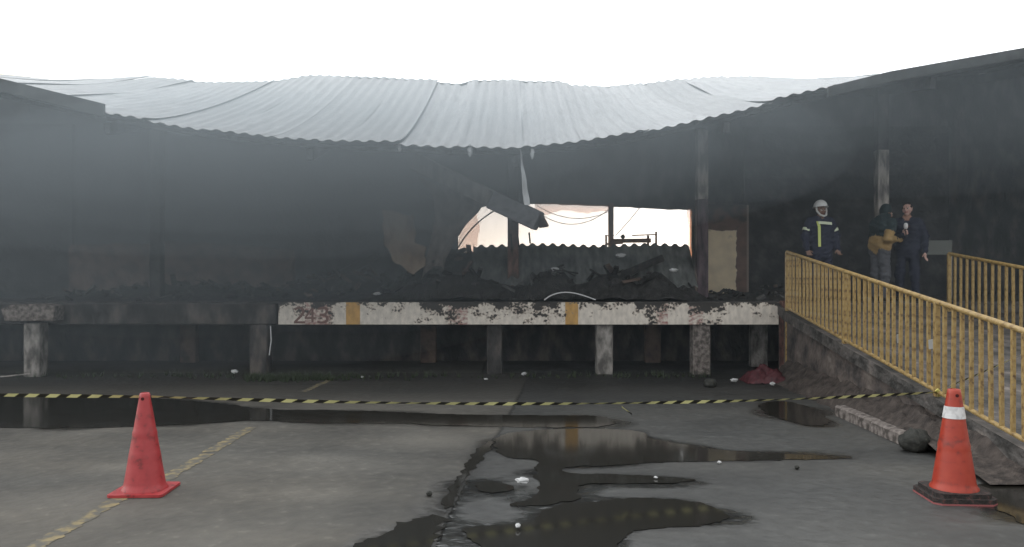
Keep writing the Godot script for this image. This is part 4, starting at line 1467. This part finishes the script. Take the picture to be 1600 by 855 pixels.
	b.append([Vector3(-0.06, 1.03, 0), Vector3(0.06, 1.03, 0), 0.15, 0.15, khaki, Vector3(1, 1, 0.95)])
	b.append([Vector3(-0.07, 1.33, -0.06), Vector3(0.07, 1.33, -0.06), 0.15, 0.15, teal])
	b.append([Vector3(0, 1.45, -0.03), Vector3(0, 1.5, 0.0), 0.11, 0.09, teal])
	b.append([Vector3(-0.2, 1.38, 0), Vector3(-0.25, 1.22, -0.05), 0.085, 0.075, teal])
	b.append([Vector3(-0.25, 1.2, -0.06), Vector3(-0.28, 1.09, -0.12), 0.074, 0.072, khaki])
	b.append([Vector3(-0.28, 1.09, -0.12), Vector3(-0.16, 1.08, 0.2), 0.072, 0.052, khaki])
	b.append([Vector3(0.2, 1.38, 0), Vector3(0.26, 1.15, 0.08), 0.078, 0.062, teal])
	b.append([Vector3(0.26, 1.15, 0.08), Vector3(0.1, 1.09, 0.3), 0.06, 0.046, khaki])
	b.append([Vector3(0, 1.43, 0.0), Vector3(0, 1.53, 0.03), 0.062, 0.058, skin])
	for q in b:                                       # the whole upper body leans forward from the hips
		for e in [0, 1]:
			if q[e].y > 1.0:
				q[e] = q[e] + Vector3(0, -0.03, 0.2) * (q[e].y - 1.0)
	net(st, b, 0.016, 0.05, 0.022)
	net(st, head_bones(Vector3(0, 1.56, 0.16), Basis.from_euler(Vector3(0.2, -0.35, 0)), skin, teal, "cap"), 0.0065, 0.014)
	net(st, hand_bones(Vector3(-0.158, 1.08, 0.23), Vector3(0.35, -0.15, 0.9), Vector3(0.5, 0.9, -0.2), 0.6, khaki * 0.9), 0.006, 0.01)
	net(st, hand_bones(Vector3(0.1, 1.09, 0.33), Vector3(-0.35, 0.0, 0.9), Vector3(-0.5, 0.9, -0.2), -0.6, skin), 0.006, 0.01)
	part("body", st.commit(), M.body, p)
	hs = surf()
	tube(hs, [Vector3(-0.19, 1.082, 0.13), Vector3(-0.175, 1.082, 0.17)], 0.064, 0.06, 14)
	part("wrist_band", done(hs), M.black, p)

	# ---- man in navy, holding a white-headed microphone to his chin
	p = thing("person", "dark-haired man in navy coat turned sideways, hand raised to his chin", "person", v(7.06, DOCK, 14.85), deg_to_rad(-30))
	st = surf()
	b = trunk.call(navy, navy, 1.1)
	b.append_array(legs.call(navy, 0.02, 1.05))
	b.append([Vector3(-0.05, 0.9, 0), Vector3(0.05, 0.9, 0), 0.145, 0.145, navy, Vector3(1, 1, 0.9)])
	b.append_array(arm.call(-1.0, Vector3(-0.27, 1.13, 0.1), Vector3(-0.06, 1.16, 0.27), navy, 1.1))
	b.append_array(arm.call(1.0, Vector3(0.28, 1.12, -0.03), Vector3(0.29, 0.87, 0.06), navy, 1.1))
	b.append([Vector3(0, 1.43, 0.0), Vector3(0, 1.54, 0.015), 0.058, 0.055, skin])
	net(st, b, 0.016, 0.05, 0.022)
	var pale := Color(0.58, 0.37, 0.31)
	net(st, head_bones(Vector3(0, 1.62, 0.02), Basis.from_euler(Vector3(-0.2, -0.25, 0.12)), pale, Color(0.012, 0.01, 0.009), "short"), 0.0065, 0.014)
	net(st, hand_bones(Vector3(-0.06, 1.165, 0.275), Vector3(0.75, 0.45, 0.3), Vector3(-0.3, 0.9, 0.1), 0.9, pale), 0.006, 0.01)
	net(st, hand_bones(Vector3(0.29, 0.86, 0.065), Vector3(0, -1, 0.15), Vector3(-0.2, 0.1, 1), -0.4, pale), 0.006, 0.01)
	part("body", st.commit(), M.body, p)
	hs = surf()
	tube(hs, [Vector3(-0.06, 1.33, 0.11), Vector3(0, 1.3, 0.15), Vector3(0.06, 1.33, 0.11)], 0.012, 0.012, 8)
	part("collar", done(hs), plain(lin(0.1, 0.02, 0.02), 0.8), p)
	var tf: Transform3D = p.transform
	var mk := thing("microphone", "white-headed microphone held under the chin of the man in navy", "microphone", tf * Vector3(-0.0, 1.24, 0.33), deg_to_rad(-30))
	hs = surf()
	tube(hs, [Vector3(0.01, -0.12, 0), Vector3(0, 0.03, 0)], 0.012, 0.016, 10)
	part("handle", done(hs), M.black, mk)
	hs = surf()
	lathe(hs, [[0.012, 0.02], [0.03, 0.035], [0.036, 0.07], [0.034, 0.1], [0.022, 0.125], [0.002, 0.132]], 14)
	part("foam_head", done(hs), plain(lin(0.75, 0.74, 0.74), 0.8), mk)


# ---------------------------------------------------------------- cones and tape

func cone(at: Vector3, turn: float, label: String, high: float, plate: float, dark_base: bool) -> Node3D:
	var o := thing("traffic_cone", label, "traffic cone", at, turn, "traffic cones holding the tape")
	var red := mottled(50 if dark_base else 51, [[0.12, lin(0.18, 0.03, 0.02)], [0.3, lin(0.36, 0.038, 0.02)], [0.9, lin(0.42, 0.055, 0.026)]] if dark_base else [[0.12, lin(0.16, 0.025, 0.025)], [0.3, lin(0.36, 0.036, 0.04)], [0.9, lin(0.43, 0.055, 0.058)]], Vector3.ONE * 1.6, 0.42, 0.0, 0.0, false)
	var base_m := mottled(52, [[0.2, lin(0.015, 0.013, 0.012)], [0.6, lin(0.035, 0.028, 0.026)], [0.85, lin(0.1, 0.05, 0.045)]], Vector3.ONE * 3.0, 0.8, 0.8, 0.0, false) if dark_base else red
	var st := surf()
	# square plate with cut corners, thin upturned rim
	var c := plate / 2.0
	var k := plate * (0.1 if dark_base else 0.05)
	var oct := PackedVector2Array([Vector2(c - k, -c), Vector2(c, -c + k), Vector2(c, c - k), Vector2(c - k, c), Vector2(-c + k, c), Vector2(-c, c - k), Vector2(-c, -c + k), Vector2(-c + k, -c)])
	prism(st, oct, 0.004, 0.045 if dark_base else 0.024)
	var m := done(st)
	var b := part("base_plate", m, base_m, o)
	b.rotation.x = -PI / 2.0
	if dark_base:
		st = surf()
		prism(st, PackedVector2Array(Array(oct).map(func(q): return q * 0.88)), 0.045, 0.078)
		var b2 := part("base_step", done(st), base_m, o)
		b2.rotation.x = -PI / 2.0
		st = surf()
		prism(st, PackedVector2Array(Array(oct).map(func(q): return q * 1.012)), 0.0, 0.012)
		var b3 := part("base_rim", done(st), plain(lin(0.3, 0.09, 0.09), 0.7), o)
		b3.rotation.x = -PI / 2.0
	var r0 := 0.152
	var r1 := 0.046 if dark_base else 0.037
	var y0 := 0.076 if dark_base else 0.023
	var prof := [[r0 + 0.022, y0], [r0 + 0.02, y0 + 0.012], [r0 + 0.006, y0 + 0.03], [r0, y0 + 0.055]]
	var ring := [0.3, 0.56] if not dark_base else [0.4]
	for i in 25:
		var u := (i + 1) / 25.0
		var y := lerpf(y0 + 0.055, high, u)
		var r := lerpf(r0, r1, u)
		for q in ring:
			r += 0.004 * exp(-pow((u - q) / 0.02, 2.0))
		prof.append([r, y])
	prof.append([r1 - 0.008, high + 0.004])
	prof.append([r1 - 0.012, high - 0.03])
	st = surf()
	lathe(st, prof, 36)
	part("shell", done(st), red, o)
	# two holes through the neck
	st = surf()
	for s in [-1.0, 1.0]:
		tube(st, [Vector3(0, high - 0.04, s * (r1 - 0.002)), Vector3(0, high - 0.04, s * (r1 + 0.0085))], 0.013, 0.013, 10)
	part("neck_hole", done(st), plain(lin(0.06, 0.008, 0.008), 0.9), o)
	if dark_base:
		st = surf()
		var band_prof := []
		for i in 5:
			var y := lerpf(high - 0.215, high - 0.125, i / 4.0)
			var u := (y - y0 - 0.055) / (high - y0 - 0.055)
			band_prof.append([lerpf(r0, r1, u) + 0.004, y])
		lathe(st, band_prof, 36)
		part("white_sleeve", done(st), mottled(53, [[0.2, lin(0.5, 0.5, 0.5)], [0.6, lin(0.72, 0.72, 0.72)]], Vector3.ONE * 3.0, 0.4, 0.0, 0.0, false), o)
	return o


func cones_and_tape() -> void:
	cone(v(-2.9, 0, 6.57), deg_to_rad(2), "plain faded red traffic cone on the yellow line, no sleeve", 0.775, 0.42, false)
	cone(v(3.39, 0, 6.38), deg_to_rad(-4), "orange-red traffic cone with white sleeve and black base beside the ramp", 0.83, 0.46, true)
	# barrier tape: comes in from the left, round the left cone, sags across the yard, tied to the railing, on over the ramp
	var im := Image.create(64, 16, false, Image.FORMAT_RGB8)
	for j in 16:
		for i in 64:
			var f := fposmod(i + j * 1.2, 64.0)
			im.set_pixel(i, j, Color(0.78, 0.76, 0.36).linear_to_srgb() if f < 34.0 else Color(0.02, 0.02, 0.015).linear_to_srgb())
	var tm := StandardMaterial3D.new()
	tm.albedo_texture = ImageTexture.create_from_image(im)
	tm.roughness = 0.35
	var o := thing("barrier_tape", "yellow and black barrier tape strung from the left cone to the railing", "barrier tape", v(-2.9, 0, 6.57))
	var org := o.position
	var ribbon := func(a: Vector3, b: Vector3, sag: float, turns: float, ph: float, steps: int, called: String) -> void:
		var st := surf()
		st.set_smooth_group(1)
		var prev := []
		var run := 0.0
		for i in steps + 1:
			var u := i / float(steps)
			var c := a.lerp(b, u) + Vector3.DOWN * sag * 4.0 * u * (1.0 - u)
			var tw: float = 0.7 + 0.25 * sin(u * turns * TAU + ph) + 0.3 * wob.get_noise_1d(u * 40.0 + ph * 9.0)
			var dir := (b - a).normalized()
			var side := dir.cross(Vector3.UP).normalized()
			var wv := (Vector3.UP * cos(tw) + side * sin(tw)) * 0.017
			if i > 0:
				run += c.distance_to(prev[2]) / 0.172
			var cur := [c - wv - org, c + wv - org, c, run]
			if i > 0:
				for q in [[prev, 0, 1.0], [prev, 1, 0.0], [cur, 1, 0.0], [prev, 0, 1.0], [cur, 1, 0.0], [cur, 0, 1.0]]:
					st.set_uv(Vector2(q[0][3], q[2]))
					st.add_vertex(q[0][q[1]])
			prev = cur
		part(called, done(st), tm, o)
	var c1 := v(-2.9, 0.745, 6.57)
	var knot := v(4.36, 0.5, 8.55)
	ribbon.call(v(-9.0, 0.93, 6.9), c1 + Vector3(-0.045, 0, -0.02), 0.05, 3.0, 0.4, 70, "tape_span")
	ribbon.call(c1 + Vector3(0.045, 0, -0.02), knot, 0.085, 4.0, 1.3, 110, "tape_span")
	ribbon.call(knot + Vector3(0.05, 0.03, 0), v(7.2, 1.25, 10.2), 0.05, 2.0, 2.0, 50, "tape_span")
	ribbon.call(v(1.0, 0.505, 7.58), v(1.09, 0.44, 7.55), 0.0, 0.4, 0.5, 4, "tape_end")
	ribbon.call(knot + Vector3(0.0, 0.0, 0.02), knot + Vector3(0.02, -0.14, 0.03), 0.0, 0.2, 0.3, 4, "tape_end")
	var st := surf()
	tube(st, [knot + Vector3(-0.01, 0.03, 0.03) - org, knot + Vector3(0.02, 0.0, 0.035) - org, knot + Vector3(0.03, -0.03, 0.0) - org], 0.022, 0.014, 8)
	part("knot", done(st), plain(lin(0.55, 0.5, 0.14), 0.5), o)


# ---------------------------------------------------------------- litter

func litter() -> void:
	var papers := [[0.08, 0.045, 6.73, 0.05, "crumpled white paper standing in the puddle mid-yard"], [0.04, 0.03, 5.58, 0.026, "small white scrap in the nearest puddle"], [-4.62, 0.09, 13.85, 0.07, "white plastic bag by the dark column under the dock"], [0.2, 0.07, 13.7, 0.05, "small white litter under the painted dock beam"], [1.87, 0.02, 7.5, 0.022, "tiny white scrap at the rim of the long puddle tail"], [3.46, 0.06, 12.95, 0.06, "pale litter on the ground below the ramp post"], [3.95, 0.05, 12.6, 0.055, "pale litter beside the red tarpaulin"], [-0.42, 0.02, 13.4, 0.03, "tiny pale litter on the yard before the dock"], [-2.45, 0.03, 13.6, 0.03, "tiny pale litter among the weeds"], [1.2, 0.018, 6.95, 0.018, "tiny pale scrap beside the puddle's upper arm"]]
	var i := 0
	for q in papers:
		var st := surf()
		crumple(st, Vector3.ZERO, q[3] * 0.85, Vector3(1.2, 0.55, 0.8), i * 7 + 3)
		var o := part("litter", done(st), M.paper, self)
		o.position = v(q[0], q[1], q[2])
		o.rotation.y = i * 1.3
		tag(o, q[4], "litter", "litter on the yard")
		i += 1
	var stones := [[3.9, 0.1, 8.05, 0.13, "dark round stone at the near end of the kerb"], [-0.64, 0.02, 6.43, 0.022, "small dark pebble left of the slab joint"], [2.5, 0.02, 7.3, 0.02, "small dark pebble on the smooth slab"], [3.0, 0.05, 12.6, 0.09, "dark lump on the ground left of the red tarpaulin"]]
	for q in stones:
		var st := surf()
		crumple(st, Vector3.ZERO, q[3], Vector3(1.1, 0.9, 1.0), i * 5, 0.4, 18)
		var o := part("stone", done(st), M.stone, self)
		o.position = v(q[0], q[1], q[2])
		tag(o, q[4], "stone", "dark stones on the yard")
		i += 1
	var st := surf()
	st.set_smooth_group(1)
	var n := 22
	var g := []
	for j in n + 1:
		var row := []
		for k in n + 1:
			var u := k / float(n) * 2.0 - 1.0
			var w := j / float(n) * 2.0 - 1.0
			var fall := maxf(0.0, 1.0 - u * u) * maxf(0.0, 1.0 - w * w)
			row.append(Vector3(u * 0.36, 0.006 + pow(fall, 0.7) * (0.2 + 0.14 * wob.get_noise_2d(u * 1.3 + 3.0, w * 1.3)) + 0.03 * absf(wob.get_noise_2d(u * 6.0, w * 6.0)), -w * 0.3))
		g.append(row)
	for j in n:
		for k in n:
			quad(st, g[j][k], g[j][k + 1], g[j + 1][k + 1], g[j + 1][k])
	var tp := part("tarpaulin", done(st), M.tarp, self)
	tp.position = v(4.02, 0, 13.2)
	tag(tp, "crumpled dark red tarpaulin on the ground by the red end pillar", "tarpaulin")
	# two pale tags caught on the near railing
	for q in [[4.4, 0.98, 8.72, "white paper tag caught on the near railing, upper of two"], [4.43, 0.98, 9.5, "torn white paper caught on the near railing farther up the ramp"]]:
		var s := surf()
		box(s, Vector3.ZERO, Vector3(0.05, 0.1, 0.004), 0.0, Basis.from_euler(Vector3(0.1, 0.2, 0.15)))
		var o := part("paper_tag", done(s), M.paper, self)
		o.position = v(q[0] - 0.02, q[1], q[2] - 0.02)
		tag(o, q[3], "paper tag")
	var pole := surf()
	tube(pole, [v(-9.0, 0.03, 13.3), v(-8.2, 0.05, 13.5), v(-7.85, 0.09, 13.55)], 0.016, 0.012, 7)
	tag(part("stick", done(pole), M.pale_post, self), "pale stick lying on the ground left of the capped column", "stick")


# ---------------------------------------------------------------- smoke

func smoke() -> void:
	var soft := [1.35, 1.05, 0.75, 0.45]
	var banks := [
		[v(-6.5, 2.9, 15.8), Vector3(14, 4.6, 5), 0.19, soft, "grey smoke filling the left of the building"],
		[v(-2.8, 3.1, 14.6), Vector3(9, 3.6, 4.0), 0.14, soft, "pale smoke drifting in the middle of the building"],
		[v(-3.6, 3.55, 12.5), Vector3(13, 2.4, 2.4), 0.3, soft, "pale smoke drifting out under the left of the sagging eave"],
		[v(3.6, 4.4, 13.0), Vector3(15, 2.3, 2.4), 0.15, soft, "thin veil of smoke hanging under the right of the eave"],
		[v(-7.5, 1.9, 12.9), Vector3(10, 4.0, 3.0), 0.04, soft, "thin smoke lying before the left end of the dock"],
		[v(6.5, 3.8, 15.8), Vector3(13, 4.4, 6), 0.03, soft, "thin smoke in the right of the building"],
		[v(-1.6, 2.5, 15.8), Vector3(3.0, 2.2, 1.8), 0.12, soft, "smoke rising from the heap by the rusty post"],
		[v(0, 2.2, 16.5), Vector3(40, 8.5, 12), 0.011, [1.0], "thin haze of smoke round the whole building"],
		[v(-4.4, 3.1, 13.6), Vector3(1.6, 2.4, 1.2), 0.2, [1.2, 0.7], "pale wisp of smoke below the eave, left of the fallen gutter"],
		[v(-6.6, 3.7, 13.2), Vector3(2.4, 1.5, 1.4), 0.2, [1.2, 0.7], "pale wisp of smoke beside the broken end of the fascia"],
		[v(4.9, 4.3, 13.2), Vector3(2.6, 1.1, 1.2), 0.22, [1.2, 0.7], "pale wisp of smoke under the eave, right of the opening"],
		[v(-1.9, 3.0, 14.0), Vector3(1.5, 1.5, 1.0), 0.16, [1.2, 0.7], "pale wisp of smoke round the fallen gutter's upper end"],
	]
	for q in banks:
		var o := thing("smoke", q[4], "smoke", q[0])
		o.set_meta("kind", "stuff")
		var m := FogMaterial.new()
		m.albedo = Color(0.885, 0.94, 0.972)
		m.density = q[2] * (0.28 if q[3].size() > 2 else 0.36 if q[3].size() > 1 else 1.0)
		for k in q[3]:      # thicker towards the middle
			var f := FogVolume.new()
			f.name = "smoke_bank"
			f.shape = RenderingServer.FOG_VOLUME_SHAPE_ELLIPSOID
			f.size = q[1] * k
			f.material = m
			o.add_child(f, true)
